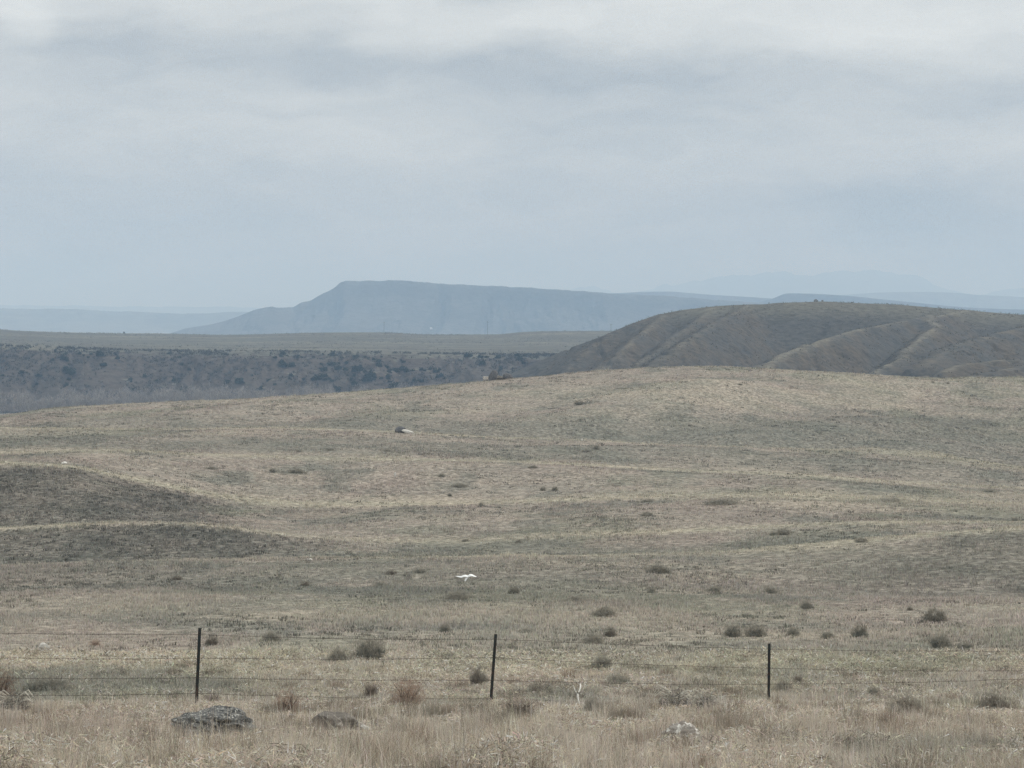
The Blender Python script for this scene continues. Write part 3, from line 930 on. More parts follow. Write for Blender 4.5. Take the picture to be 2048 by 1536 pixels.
def dome(r, n, rx, ry, h, inner=0.35, wob=0.25):
    """cluster centres through an uneven dome"""
    a = r.uniform(0, 2 * np.pi, n); u = r.uniform(0.02, 1, n)
    q = r.uniform(inner, 1, n) ** 0.6
    lump = 1 + wob * np.sin(a * 3 + r.uniform(0, 6)) * np.cos(u * 5 + r.uniform(0, 6)) + r.normal(0, 0.07, n)
    st = np.sqrt(1 - u * u * 0.98)
    return np.stack([np.cos(a) * st * q * lump * rx, np.sin(a) * st * q * lump * ry, (0.06 + u * q * lump) * h * 0.94], -1)


def make_shrub(kind, seed):
    r = np.random.default_rng(seed)
    st = MB()
    if kind in ('sage', 'pale', 'brown'):
        h = {'sage': 0.62, 'pale': 0.60, 'brown': 0.72}[kind]
        cen = dome(r, 85, 0.44, 0.44, h * 0.74, 0.35, 0.4)
        keep = r.uniform(0, 1, len(cen)) > 0.12
        cen = cen[keep]
        v, f = tri_leaves(r, cen, 18, (0.05, 0.05, 0.045), 0.10, 0.6, 0.12)
        lm = {'sage': M_sage, 'pale': M_sagepale, 'brown': M_brown}[kind]
        for i in range(26):
            e = cen[r.integers(len(cen))] * np.array((1.04, 1.04, 1.12))
            st.tube([(0, 0, 0), e * np.array((0.35, 0.35, 0.45)) + r.normal(0, 0.03, 3), e], [0.012, 0.008, 0.003], 4, False)
        smat = M_stem
    elif kind == 'wispy':      # upright rabbitbrush of thin switches
        h = 0.9
        n = 420
        a = r.uniform(0, 2 * np.pi, n); rr = np.abs(r.normal(0, 0.16, n))
        b = np.stack([np.cos(a) * rr, np.sin(a) * rr, np.zeros(n)], -1)
        v, f, _ = blades(b, r.uniform(0, np.pi, n), h * r.uniform(0.35, 1.0, n), np.full(n, 0.016), np.abs(r.normal(0.25, 0.25, n)), a + r.normal(0, .5, n), np.ones((n, 3)))
        lm = M_brown
        for i in range(16):
            a = r.uniform(0, 6.28)
            st.tube([(0, 0, 0), (0.12 * math.cos(a), 0.12 * math.sin(a), 0.3), (0.3 * math.cos(a), 0.3 * math.sin(a), 0.62)], [0.012, 0.008, 0.003], 4, False)
        smat = M_stem
    elif kind == 'tumble':     # rusty ball of wiry twigs
        n = 900
        cen = dome(r, n, 0.5, 0.5, 0.85, 0.2)
        d = r.normal(0, 1, (n, 3)); d /= np.linalg.norm(d, axis=1)[:, None]
        s = np.cross(d, r.normal(0, 1, (n, 3))); s /= np.linalg.norm(s, axis=1)[:, None]
        L = r.uniform(0.06, 0.2, n)[:, None]
        v = np.stack([cen - d * L - s * 0.005, cen - d * L + s * 0.005, cen + d * L], 1).reshape(-1, 3)
        v[:, 2] = np.maximum(v[:, 2], 0)
        f = np.arange(n * 3).reshape(-1, 3)
        lm = M_red
        for i in range(24):
            a = r.uniform(0, 6.28); q = r.uniform(0.2, 0.5)
            st.tube([(0, 0, 0), (q * .5 * math.cos(a), q * .5 * math.sin(a), 0.35), (q * math.cos(a + .5), q * math.sin(a + .5), r.uniform(.3, .8))], [0.01, 0.008, 0.003], 4, False)
        smat = M_stem
    else:                      # dead grey shrub with pale arching branches
        n = 700
        cen = dome(r, n, 0.48, 0.42, 0.62, 0.3)
        d = r.normal(0, 1, (n, 3)); d[:, 2] *= 0.6; d /= np.linalg.norm(d, axis=1)[:, None]
        s = np.cross(d, r.normal(0, 1, (n, 3))); s /= np.linalg.norm(s, axis=1)[:, None]
        L = r.uniform(0.04, 0.14, n)[:, None]
        v = np.stack([cen - d * L - s * 0.005, cen - d * L + s * 0.005, cen + d * L], 1).reshape(-1, 3)
        v[:, 2] = np.maximum(v[:, 2], 0)
        f = np.arange(n * 3).reshape(-1, 3)
        lm = M_greytw
        for i in range(15):
            a = r.uniform(-0.6, 0.6) + (0 if i % 2 else math.pi); q = r.uniform(0.3, 0.55); hh = r.uniform(0.35, 0.68)
            st.tube([(0, 0, 0), (q * .35 * math.cos(a), q * .5 * math.sin(a), hh * .8), (q * .75 * math.cos(a), q * .8 * math.sin(a), hh), (q * 1.05 * math.cos(a), q * math.sin(a), hh * r.uniform(.4, .9))], [0.022, 0.020, 0.016, 0.006], 5, False)
        smat = M_palestem
    tips = None
    if kind in ('sage', 'pale', 'brown'):
        ct = dome(r, 95, 0.52, 0.52, h * 1.08, 0.6, 0.35)
        ct[:, 2] = np.maximum(ct[:, 2], h * 0.22)
        tv, tf = tri_leaves(r, ct, 15, (0.06, 0.06, 0.06), 0.15, 0.9, 0.045)
        tips = mesh_np('dry_tips', tv, tf, M_tips)
    return mesh_np('foliage', v, f, lm), st.mesh('stems', smat), tips


SHRUB_MESH = {}


def shrub(kind, name, label, loc, size, rotz, group=None, variant=0):
    key = (kind, variant)
    if key not in SHRUB_MESH:
        SHRUB_MESH[key] = make_shrub(kind, hash(kind.encode()[0]) % 97 + 100 * variant + 7)
    fol, st, tips = SHRUB_MESH[key]
    o = thing(name, label, 'shrub', loc, (0, 0, rotz), size, group)
    link('foliage', fol, o); link('stems', st, o)
    if tips:
        link('dry_tips', tips, o)
    return o


NAMES = {'sage': 'sagebrush', 'pale': 'pale_sagebrush', 'brown': 'brown_shrub', 'wispy': 'rabbitbrush', 'tumble': 'rusty_tumbleweed', 'dead': 'dead_shrub'}
# (column, row of its foot, kind, width px, height px, label)
SH = [
    (738, 1320, 'sage', 62, 36, 'large dark sagebrush beyond the wires, between the first and middle posts'),
    (680, 1327, 'pale', 52, 26, 'low pale sagebrush touching the large dark one between first and middle posts'),
    (1206, 1339, 'sage', 40, 26, 'dark round sagebrush just past the second wire, between middle and third posts'),
    (1221, 1273, 'brown', 24, 18, 'small brown shrub standing alone above the top wire, right of the middle post'),
    (1187, 1287, 'pale', 42, 18, 'pale flat shrub at the top wire, below the small lone brown one'),
    (1209, 1233, 'pale', 46, 16, 'long flat sage clump high above the pale shrub at the top wire'),
    (1237, 1371, 'sage', 46, 20, 'flat dark sagebrush on the third wire, between middle and third posts'),
    (956, 1371, 'brown', 36, 34, 'upright brown shrub crossing the third wire, close left of the middle post'),
    (815, 1415, 'tumble', 74, 62, 'largest rust coloured tumbleweed, caught under the third wire'),
    (741, 1398, 'wispy', 40, 42, 'wispy tan switches beside the largest rust tumbleweed'),
    (574, 1426, 'tumble', 66, 50, 'faded rust tumbleweed behind the dark lichen boulder'),
    (424, 1412, 'wispy', 46, 34, 'brown switches growing behind the dark lichen boulder at the first post'),
    (543, 1283, 'sage', 32, 18, 'small dark sagebrush below the top wire, right of the first post'),
    (424, 1290, 'brown', 26, 18, 'small brown shrub directly right of the first post under its top wire'),
    (190, 1292, 'tumble', 28, 16, 'small rusty weed clump between the top wires, near the white stone'),
    (95, 1384, 'sage', 96, 26, 'low dark sage patch under the third wire at the left end of the fence'),
    (4, 1400, 'tumble', 62, 66, 'rusty tumbleweed cut by the left edge of the picture'),
    (28, 1424, 'dead', 96, 46, 'dark twiggy dead shrub at the foot of the left edge tumbleweed'),
    (1350, 1419, 'dead', 88, 48, 'dead grey shrub with arching pale branches, left one of the pair before the third post'),
    (1412, 1428, 'dead', 66, 50, 'rounder dead grey shrub, right one of the pair before the third post'),
    (1286, 1404, 'brown', 26, 18, 'small brown shrub on the lowest wire, left of the dead grey pair'),
    (1185, 1432, 'sage', 40, 34, 'dull green shrub under the bleached white branch'),
    (1040, 1430, 'wispy', 84, 38, 'wide brown switches right of the foot of the middle post'),
    (967, 1456, 'brown', 40, 20, 'low brown shrub in the grass before the middle post'),
    (868, 1440, 'sage', 36, 16, 'small green shrub in the grass right of the tan rock'),
    (1466, 1274, 'sage', 36, 22, 'dark sagebrush left of the third post top, leftmost of the row of five'),
    (1512, 1273, 'sage', 40, 20, 'wide dark sagebrush closest to the third post top, second of the row of five'),
    (1587, 1272, 'sage', 26, 16, 'small sagebrush just right of the third post top, middle of the row of five'),
    (1655, 1277, 'sage', 26, 14, 'smallest and lowest sagebrush in the row of five above the third post'),
    (1720, 1275, 'sage', 32, 22, 'round sagebrush ending the row of five, farthest right of the third post'),
    (1880, 1296, 'sage', 42, 26, 'dark sagebrush alone near the top wire, well right of the third post'),
    (1931, 1296, 'sage', 34, 10, 'thin flat sage mat beside the lone sagebrush right of the third post'),
    (1871, 1243, 'pale', 46, 22, 'pale straw coloured bush uphill from the lone right hand sagebrush'),
    (1613, 1218, 'sage', 26, 14, 'dark sagebrush on the open slope, highest above the row of five'),
    (1820, 1221, 'brown', 13, 9, 'tiny dark shrub on the slope above the pale straw coloured bush'),
    (1565, 1382, 'sage', 34, 20, 'dark sagebrush at the third wire, just right of the third post'),
    (1597, 1370, 'wispy', 24, 26, 'thin brown switches beside the sagebrush right of the third post'),
    (1745, 1394, 'sage', 28, 18, 'grey sagebrush above the lowest wire, midway right of the third post'),
    (1812, 1428, 'brown', 74, 34, 'broad dark reddish brown shrub hiding the lowest wire'),
    (1990, 1426, 'brown', 76, 36, 'broad reddish brown shrub at the far right end of the fence'),
    (2040, 1482, 'tumble', 46, 46, 'red brown weed cut by the right edge, in the tall foreground grass'),
    (1541, 1188, 'sage', 26, 14, 'dark round sagebrush on the mid slope, right of the flatter dark one'),
    (1430, 1185, 'sage', 34, 12, 'flat dark sagebrush on the mid slope, left of the round dark one'),
    (1303, 1186, 'sage', 16, 10, 'tiny dark sagebrush on the mid slope, right of the white bird'),
    (1028, 1188, 'sage', 22, 14, 'dark shrub on the slope below and right of the white bird'),
    (915, 1200, 'pale', 46, 18, 'pale wispy bush directly below the white bird'),
    (763, 1175, 'sage', 34, 11, 'flat dark shrub below and left of the white bird'),
    (782, 1149, 'brown', 22, 10, 'small brownish shrub level with the white bird, leftmost of two'),
    (840, 1146, 'sage', 26, 8, 'flat shrub level with the white bird, nearer one of two'),
    (1315, 1146, 'pale', 52, 14, 'pale greyish bush on the crest far right of the white bird'),
    (891, 1265, 'sage', 26, 14, 'small dark sage uphill of the top wire, left of the middle post'),
    (1054, 1266, 'sage', 32, 9, 'flat dark sage mat uphill of the top wire, right of the middle post'),
    (1150, 1203, 'pale', 40, 10, 'faint flat sage clump on the slope, highest above the lone brown shrub'),
    (610, 1172, 'brown', 24, 9, 'low brown shrub on the slope above the first two posts'),
    (354, 1160, 'brown', 22, 10, 'low brownish shrub under the pale crest, above the first post'),
]
vr = np.random.default_rng(77)
for i, (px, py, kind, wpx, hpx, lab) in enumerate(SH):
    x, y, z = on_ground(px, py)
    s = wpx / F * y * 1.0
    hh = {'sage': .62, 'pale': .60, 'brown': .72, 'wispy': .9, 'tumble': .85, 'dead': .65}[kind]
    sz = hpx / F * y / hh * 1.0
    shrub(kind, NAMES[kind], lab, (x, y, z - 0.02), (s, s, sz), 0.0 if kind == 'dead' else vr.uniform(0, 6.28), 'shrubs scattered over the prairie by the fence', i % 3)
# far small shrubs, a few pixels each
FARSH = [(1567, 1069, 30, 11), (1546, 1071, 14, 8), (1724, 1085, 26, 9), (2031, 1043, 14, 8), (1792, 1036, 18, 6), (1977, 985, 30, 7), (1782, 1003, 50, 8), (1445, 1008, 70, 10),
         (963, 1014, 14, 8), (900, 993, 10, 6), (1066, 936, 20, 5), (1295, 1004, 26, 6), (1086, 981, 12, 8), (1110, 981, 12, 8), (1295, 1032, 26, 8), (1204, 1038, 20, 6), (919, 973, 34, 6),
         (883, 953, 14, 6), (775, 903, 18, 5), (1038, 1085, 14, 6), (932, 1083, 16, 5), (545, 945, 14, 8), (592, 945, 34, 8), (424, 938, 30, 5), (596, 904, 14, 5), (660, 901, 16, 5),
         (1192, 899, 14, 8), (1173, 904, 16, 5), (55, 1052, 18, 5), (1160, 809, 26, 6), (1866, 765, 6, 3), (1896, 767, 8, 3), (1480, 770, 10, 3)]
for i, (px, py, wpx, hpx) in enumerate(FARSH):
    x, y, z = on_ground(px, py)
    s = wpx / F * y; sz = hpx / F * y / 0.62
    lab = 'tiny dark shrub dotting the pale slope beyond the folds'
    shrub(('pale', 'sage', 'pale', 'pale')[i % 4], 'far_shrub', lab, (x, y, z - 0.05), (s, s, sz), vr.uniform(0, 6.28), 'tiny shrubs dotting the far slope', i % 3)


# ------------------------------------------------------------------ rocks
def rock_mesh(name, mat, dims, seed, cut=0.35, layers=0.0, rough=0.10, sub=5, slant=0.0, taper=0.0):
    import bmesh
    bm = bmesh.new()
    bmesh.ops.create_icosphere(bm, subdivisions=sub, radius=1.0)
    P = np.array([v.co[:] for v in bm.verts])
    r = np.random.default_rng(seed)
    # knock flat facets off the ball
    for i in range(16):
        n = r.normal(0, 1, 3); n /= np.linalg.norm(n)
        dcut = r.uniform(1 - cut, 0.97)
        s = P @ n - dcut
        P -= np.outer(np.clip(s, 0, None) * 0.92, n)
    q = P * 1.6
    d = fbm(q[:, 0] + q[:, 2] * 0.7, q[:, 1] - q[:, 2] * 0.9, seed, 6, 0.6)
    P *= (1 + rough * d)[:, None]
    if layers:
        zz = P[:, 2] + slant * P[:, 0] + 0.12 * fbm(q[:, 0], q[:, 1], seed + 5, 3)
        step = np.abs(np.mod(zz * 4.5, 1.0) - 0.5) * 2
        P[:, :2] *= (1 - layers * (step ** 3))[:, None]
    P[:, 2] *= 1 + taper * P[:, 0]
    P *= np.array(dims) * 0.5
    for v, p in zip(bm.verts, P):
        v.co = p
    me = bpy.data.meshes.new(name); bm.to_mesh(me); bm.free()
    me.materials.append(mat)
    me.polygons.foreach_set('use_smooth', np.zeros(len(me.polygons), bool))
    return me


def rock(name, label, px, py, wpx, hpx, mat, seed, depth=0.7, sink=0.3, cat='rock', group=None, rot=(0, 0, 0), y=None, **kw):
    if y is None:
        x, y, z = on_ground(px, py)
    else:
        x = (px - PXC) / F * y; z = float(ground_z(np.array([x]), np.array([y]))[0])
    wm = wpx / F * y; hm = hpx / F * y
    me = rock_mesh(name, mat, (wm, wm * depth, hm * (1 + sink)), seed, **kw)
    return thing(name, label, cat, (x, y, z + hm * (0.5 - sink / 2)), rot, (1, 1, 1), group, me)


rock('boulder', 'big dark lichen covered boulder at the foot of the first post', 416, 1478, 202, 76, M_rockdark, 4, 0.62, 0.35, 'boulder', None, (0, math.radians(3), 0.12), y=37.5, cut=0.48, layers=0.12, rough=0.20, sub=6, slant=0.35, taper=0.30)
rock('tan_rock', 'rounded tan rock half hidden in the grass, between first and middle posts', 672, 1466, 92, 38, M_rocktan, 9, 0.7, 0.4, 'rock', None, (0, math.radians(8), 0.2), y=39.2, cut=0.40, rough=0.16)
rock('tan_slab', 'small flat tan slab against the right side of the tan rock', 722, 1462, 48, 16, M_rockpale, 13, 0.6, 0.4, 'rock', None, (0, math.radians(7), 0.0), y=39.3, cut=0.5, rough=0.12)
rock('pale_rock', 'pale angular rock in tall grass, front and below the dead grey shrubs', 1364, 1502, 88, 54, M_rockpale, 22, 0.7, 0.35, 'rock', None, (0, math.radians(6), 0.5), y=35.4, cut=0.62, layers=0.14, rough=0.30, slant=-0.3, taper=-0.25, sub=6)
rock('flat_rock', 'low flat pale slab leaning on the left side of the pale angular rock', 1330, 1506, 50, 22, M_rockpale, 27, 0.7, 0.4, 'rock', None, (0, math.radians(-12), 0.2), y=35.7, cut=0.45, rough=0.16)
rock('white_stone', 'chalky white stone between the top two wires, left end of the fence', 87, 1299, 28, 14, M_rockwhite, 31, 0.7, 0.2, 'stone', None, cut=0.4)
rock('white_stone', 'tiny white stone on the grass just left of the middle post', 935, 1315, 13, 7, M_rockwhite, 33, 0.7, 0.2, 'stone', None, cut=0.4, sub=3)
rock('pale_stone', 'pale stone on the crest line of the left knoll', 128, 929, 13, 7, M_rockwhite, 35, 0.7, 0.2, 'stone', None, cut=0.4, sub=3)
rock('pale_stone', 'pale flat stone on the grassy crest above the first post', 618, 1122, 17, 6, M_rockpale, 37, 0.7, 0.2, 'stone', None, cut=0.4, sub=3)
rock('pale_stone', 'small upright white stone on the middle slope', 790, 954, 5, 10, M_rockwhite, 39, 0.8, 0.2, 'stone', None, cut=0.4, sub=3)
rock('pale_stone', 'tiny white stone on the fold line, upper middle of the prairie', 1164, 882, 5, 5, M_rockwhite, 41, 0.8, 0.2, 'stone', None, cut=0.4, sub=3)
rock('grey_boulder', 'grey boulder on the fold line beside a white slab', 800, 862, 24, 13, M_rockgrey, 43, 0.8, 0.3, 'boulder', None, y=318, cut=0.35, sub=4)
rock('white_slab', 'thin white slab leaning down beside the far grey boulder', 818, 866, 32, 7, M_rockwhite, 47, 0.4, 0.3, 'rock', None, (0, math.radians(17), 0), y=317, cut=0.45, sub=4)
# outcrop on the skyline of the near slope
rock('sandstone_slab', 'tilted grey block of stone on the skyline of the near slope', 986, 762, 20, 21, M_rockgrey, 51, 0.8, 0.4, 'boulder', None, (0, math.radians(24), 0.3), y=456, cut=0.5, sub=4)
rock('outcrop_ledge', 'pale ledge leaning left on the skyline outcrop', 974, 763, 18, 13, M_rockpale, 53, 0.6, 0.4, 'boulder', None, (0, math.radians(32), 0), y=457, cut=0.5, sub=4)
rock('low_boulder', 'low boulder in the middle of the skyline outcrop', 1000, 760, 20, 11, M_rocktan, 55, 0.8, 0.4, 'boulder', None, (0, math.radians(15), 0), y=458, cut=0.4, sub=4)
rock('rounded_boulder', 'rounded greenish boulder ending the skyline outcrop', 1015, 757, 22, 13, M_rockgrey, 57, 0.9, 0.4, 'boulder', None, y=457, cut=0.3, sub=4)
# small dark boulders on the crest of the dark hill
for (px, wpx, hpx, lab, sd_) in ((1632, 9, 5, 'dark boulder standing on the crest of the dark hill', 61), (1645, 5, 3, 'smaller stone beside the dark boulder on the hill crest', 63)):
    yy = 1318.0; x = (px - PXC) / F * yy
    zz = float(hills_z(np.array([x]), np.array([yy]))[0])
    wm, hm = wpx / F * yy, hpx / F * yy
    thing('crest_boulder', lab, 'boulder', (x, yy, zz + hm * 0.35), (0, 0, 0), (1, 1, 1), None, rock_mesh('crest_boulder', M_rockdark, (wm, wm, hm * 1.4), sd_, sub=3))

# ------------------------------------------------------------------ barbed wire fence
fence = thing('wire_fence', 'four strand barbed wire fence on leaning dark steel posts', 'fence', (0, 47, -6.9))
FO = np.array((0, 47, -6.9))
POSTS = [  # top column,row, foot column,row, distance, rows of the four wires
    (-150, 1247, -153, 1425, 41.5, (1262, 1311, 1352, 1388)),
    (399.5, 1256, 392, 1426, 44.0, (1269, 1316, 1355, 1386)),
    (991.5, 1268, 980, 1424, 47.0, (1278, 1315, 1360, 1397)),
    (1538.5, 1287, 1537, 1422, 50.5, (1298, 1336, 1368, 1408)),
    (2092, 1300, 2090, 1425, 53.8, (1302, 1340, 1356, 1409)),
    (2600, 1310, 2598, 1425, 57.0, (1320, 1350, 1380, 1408)),
]


def post_mesh(a, b):
    """rolled steel T section with studs on its face, from foot a to top b"""
    m = MB()
    ax = b - a; L = np.linalg.norm(ax); ax = ax / L
    sx = np.array((1.0, 0, 0)); sx = sx - ax * sx.dot(ax); sx /= np.linalg.norm(sx)
    sy = np.cross(ax, sx)
    prof = [(-.026, -.005), (.026, -.005), (.026, .003), (.005, .005), (.004, .040), (-.004, .040), (-.005, .005), (-.026, .003)]
    a2 = a - ax * 0.25
    for p in (a2, b):
        for (u, q) in prof:
            m.v.append(p + sx * u + sy * q)
    n = len(prof)
    for j in range(n):
        m.f.append((j, (j + 1) % n, n + (j + 1) % n, n + j))
    m.f.append(tuple(reversed(range(n)))); m.f.append(tuple(range(n, 2 * n)))
    k = 0.08
    while k < L - 0.03:
        c = a + ax * k - sy * 0.010
        bi = len(m.v)
        for du in (-.010, .010):
            for dv in (-.006, .004):
                for dw in (-.012, .012):
                    m.v.append(c + sx * du + sy * dv + ax * dw)
        for f in ((0, 1, 3, 2), (4, 6, 7, 5), (0, 4, 5, 1), (2, 3, 7, 6), (0, 2, 6, 4), (1, 5, 7, 3)):
            m.f.append(tuple(bi + i for i in f))
        k += 0.055
    return m.mesh('post', M_post)


wire_pts = [[] for _ in range(4)]
for i, (tx, ty, fx, fy, yd, wr) in enumerate(POSTS):
    top = np.array(FP(tx, ty, yd)); x = (fx - PXC) / F * yd
    foot = np.array((x, yd, float(ground_z(np.array([x]), np.array([yd]))[0])))
    foot[2] = min(foot[2], (640 - fy) / F * yd)
    po = link('post', post_mesh(foot - FO, top - FO), fence)
    if i == 2:
        po['label'] = 'middle post leaning to the right, rusty at its foot'
    for k, rr in enumerate(wr):
        zz = (640 - rr) / F * yd
        q = (zz - foot[2]) / (top[2] - foot[2])
        p = foot + (top - foot) * q + np.array((0, -0.022, 0))
        wire_pts[k].append(p)
        m = MB(); c = p - FO
        m.tube([c + (-.034, .0, 0.004), c + (-.02, -.008, .006), c + (.02, -.008, -.006), c + (.034, 0, -.004), c + (.03, .03, 0), c + (-.03, .03, .0), c + (-.034, 0, .004)], 0.003, 5)
        link('wire_clip', m.mesh('wire_clip', M_wire), po)
wr_ = np.random.default_rng(8)
for k in range(4):
    m = MB(); path = []
    for i in range(len(POSTS) - 1):
        a, b = wire_pts[k][i] - FO, wire_pts[k][i + 1] - FO
        n = 46
        sag = wr_.uniform(0.01, 0.035)
        ph = wr_.uniform(0, 6.28, 3)
        for j in range(n):
            s = j / n
            p = a + (b - a) * s
            p = p + np.array((0, 0, -sag * 4 * s * (1 - s) + 0.004 * math.sin(s * 37 + ph[0]) * min(1, s * 8, (1 - s) * 8)))
            path.append(p)
    path.append(wire_pts[k][-1] - FO)
    m.tube(path, 0.0032, 5)
    # barbs every 12 cm or so
    for i in range(len(path) - 1):
        p = path[i] + (path[i + 1] - path[i]) * 0.5
        t_ = path[i + 1] - path[i]; t_ = t_ / np.linalg.norm(t_)
        for q in range(2):
            an = wr_.uniform(0, 6.28)
            d = np.array((0.35 * (1 if q else -1), math.cos(an), math.sin(an))); d /= np.linalg.norm(d)
            m.tube([p - d * 0.020, p, p + d * 0.020], [0.001, 0.003, 0.001], 4)
    link('wire', m.mesh('wire', M_wire), fence)

# bleached white branch under the lowest wire
x, y, z = on_ground(1155, 1418)
s = 0.68 * y / F
wb = MB()
wp = [(6, 16), (2.5, 5), (0.5, -3), (1, -10), (3.5, -17), (7, -24), (9.5, -32), (9, -40)]
wb.tube([(px * s, 0.02 * math.sin(i) - 0.55 * py * s, -py * s) for i, (px, py) in enumerate(wp)], [2.5 * s * q for q in (.4, .8, 1.3, 1.4, .8, .75, .9, .35)], 7)
wb.tube([(0.5 * s, 0, 3 * s), (4 * s, .02, 1 * s), (4 * s, .04, -4 * s)], [1.0 * s, .8 * s, .3 * s], 6)
root = thing('bleached_branch', 'bleached white curling branch standing in grass at the lowest wire', 'branch', (x, y - 0.05, z + 0.19), data=wb.mesh('bleached_branch', M_bleach, True))
tw = MB(); tw.tube([(-6 * s, .10, 18 * s), (-9 * s, .16, 25 * s), (-12 * s, .22, 33 * s)], [.7 * s, .8 * s, .4 * s], 5)
tw.tube([(-6 * s, .10, 18 * s), (1 * s, .05, 8 * s)], [.5 * s, .4 * s], 5)
link('twig', tw.mesh('twig', M_bleach), root)

# ------------------------------------------------------------------ white bird gliding low
by_ = 104.0
bx_, bz_ = (936 - PXC) / F * by_, (640 - 1154) / F * by_
u = by_ / F


def loft(m, rings):
    """rings: (x, y, z, half along y, half along z) swept along x/y/z"""
    n = 10; b = len(m.v)
    for (c, ha, hb, axa, axb) in rings:
        c = np.array(c, float); axa = np.array(axa, float); axb = np.array(axb, float)
        for j in range(n):
            th = 2 * math.pi * j / n
            m.v.append(c + axa * ha * math.cos(th) + axb * hb * math.sin(th))
    for i in range(len(rings) - 1):
        for j in range(n):
            m.f.append((b + i * n + j, b + i * n + (j + 1) % n, b + (i + 1) * n + (j + 1) % n, b + (i + 1) * n + j))
    m.f.append(tuple(b + j for j in reversed(range(n)))); e = b + (len(rings) - 1) * n
    m.f.append(tuple(e + j for j in range(n)))


bm_ = MB()
# body, from beak side (down and towards us) to tail, in units of picture pixels * u
AX, AY, AZ = np.array((1, 0, 0)), np.array((0, 1, 0)), np.array((0, 0, 1))
body = [(-6.2, -5.5, -8.4, .3, .3), (-5.8, -4.6, -7.4, 1.3, 1.5), (-5.0, -3.4, -5.8, 1.9, 2.1), (-3.8, -1.8, -3.6, 1.9, 2.1), (-2.0, 0.5, -1.0, 2.5, 2.5), (0.5, 3.0, 0.7, 2.6, 2.4), (2.6, 5.6, 1.0, 2.0, 1.6), (4.6, 8.0, .8, 1.2, .8), (6.4, 10.5, .6, 1.8, .3)]
loft(bm_, [(np.array((a, b, c)) * u, ha * u, hb * u, (0.78, -0.62, 0), AZ) for a, b, c, ha, hb in body])
# wings as thin shaped lofts growing out of the shoulders
lw = [(-1.2, 0.8, 1.0, 4.2, .8), (-5, 0.4, 2.2, 4.4, .7), (-9, 0.2, 1.8, 4.2, .6), (-13, 0.8, .2, 3.6, .5), (-17, 1.6, .3, 2.8, .4), (-21, 2.6, 1.0, 1.8, .3), (-25, 3.8, 1.4, .5, .15)]
loft(bm_, [(np.array((a, b, c)) * u, ha * u, hb * u, np.array((0, .88, .42)), np.array((0, -.42, .88))) for a, b, c, ha, hb in lw])
rw = [(0.2, 1.4, 1.2, 4.2, .8), (3, 1.8, 3.2, 4.6, .8), (6, 2.2, 3.7, 4.4, .75), (9, 2.8, 2.9, 3.8, .65), (12, 3.4, 1.6, 3.0, .5), (15, 4.2, .6, 1.8, .35), (17.5, 5, -.1, .6, .15)]
loft(bm_, [(np.array((a, b, c)) * u, ha * u, hb * u, np.array((0, .88, .42)), np.array((0, -.42, .88))) for a, b, c, ha, hb in rw])
bird = thing('bird', 'white bird gliding low over the grass, wings spread', 'bird', (bx_, by_, bz_), data=bm_.mesh('bird', M_feather, True))
q_ = MB(); loft(q_, [(np.array(a) * u, b * u, c * u, AX, AZ) for a, b, c in (((-6.2, -5.4, -8.35), .4, .35), ((-6.5, -6.4, -9.0), .25, .25), ((-6.8, -7.2, -9.6), .05, .05))])
link('beak', q_.mesh('beak', M_beak, True), bird)

# ------------------------------------------------------------------ utility poles on the bench, white shed below the mesa
def power_pole(px, rtop, label):
    yy = 2880.0; x = (px - PXC) / F * yy
    zb = float(bluff_z(np.array([x]), np.array([yy]))[0]); h = (640 - rtop) / F * yy - zb
    o = thing('utility_pole', label, 'utility pole', (x, yy, zb), (0, 0, 0.35), (1, 1, 1), 'utility poles along the bench')
    m = MB(); m.tube([(0, 0, -1), (0, 0, h * .5), (0, 0, h)], [0.17, 0.15, 0.11], 8); link('pole', m.mesh('pole', M_polewood), o)
    m = MB(); m.box((0, -0.25, h - 1.2), (3.2, 0.18, 0.22)); link('crossarm', m.mesh('crossarm', M_polewood), o)
    for q in (-1.45, -0.5, 0.5, 1.45):
        m = MB(); m.tube([(q, -.25, h - 1.1), (q, -.25, h - .95), (q, -.25, h - .75)], [.06, .11, .06], 6); link('insulator', m.mesh('insulator', M_white), o)


power_pole(768, 643, 'thin dark utility pole on the bench, under the middle of the mesa')
power_pole(975, 642, 'faint thin utility pole on the bench, farther right along the mesa foot')
power_pole(1222, 647, 'short utility pole on the bench where the dark hill begins')

yy = 7250.0; x = (862 - PXC) / F * yy; zb = float(mesa_z(np.array([x]), np.array([yy]))[0])
# find where the mesa foot meets the sight line of the white speck
for yy in np.linspace(6700, 7900, 600):
    x = (862 - PXC) / F * yy; zb = float(mesa_z(np.array([x]), np.array([yy]))[0])
    if zb >= (640 - 659) / F * yy:
        break
sh_ = thing('shed', 'white shed, a bright speck at the foot of the mesa', 'shed', (x, yy, zb), (0, 0, 0.3))
m = MB(); m.box((0, 0, 1.6), (6, 5, 4.2)); link('wall', m.mesh('wall', M_white), sh_)
m = MB()
m.v = [(-3.2, -2.8, 3.72), (3.2, -2.8, 3.72), (3.2, 2.8, 3.72), (-3.2, 2.8, 3.72), (-3.2, 0, 5.4), (3.2, 0, 5.4)]
m.f = [(0, 1, 5, 4), (2, 3, 4, 5), (0, 4, 3), (1, 2, 5), (0, 3, 2, 1)]
link('roof', m.mesh('roof', M_white), sh_)
m = MB(); m.box((0, -2.53, 1.3), (2.2, 0.06, 2.6)); link('door', m.mesh('door', M_polewood), sh_)


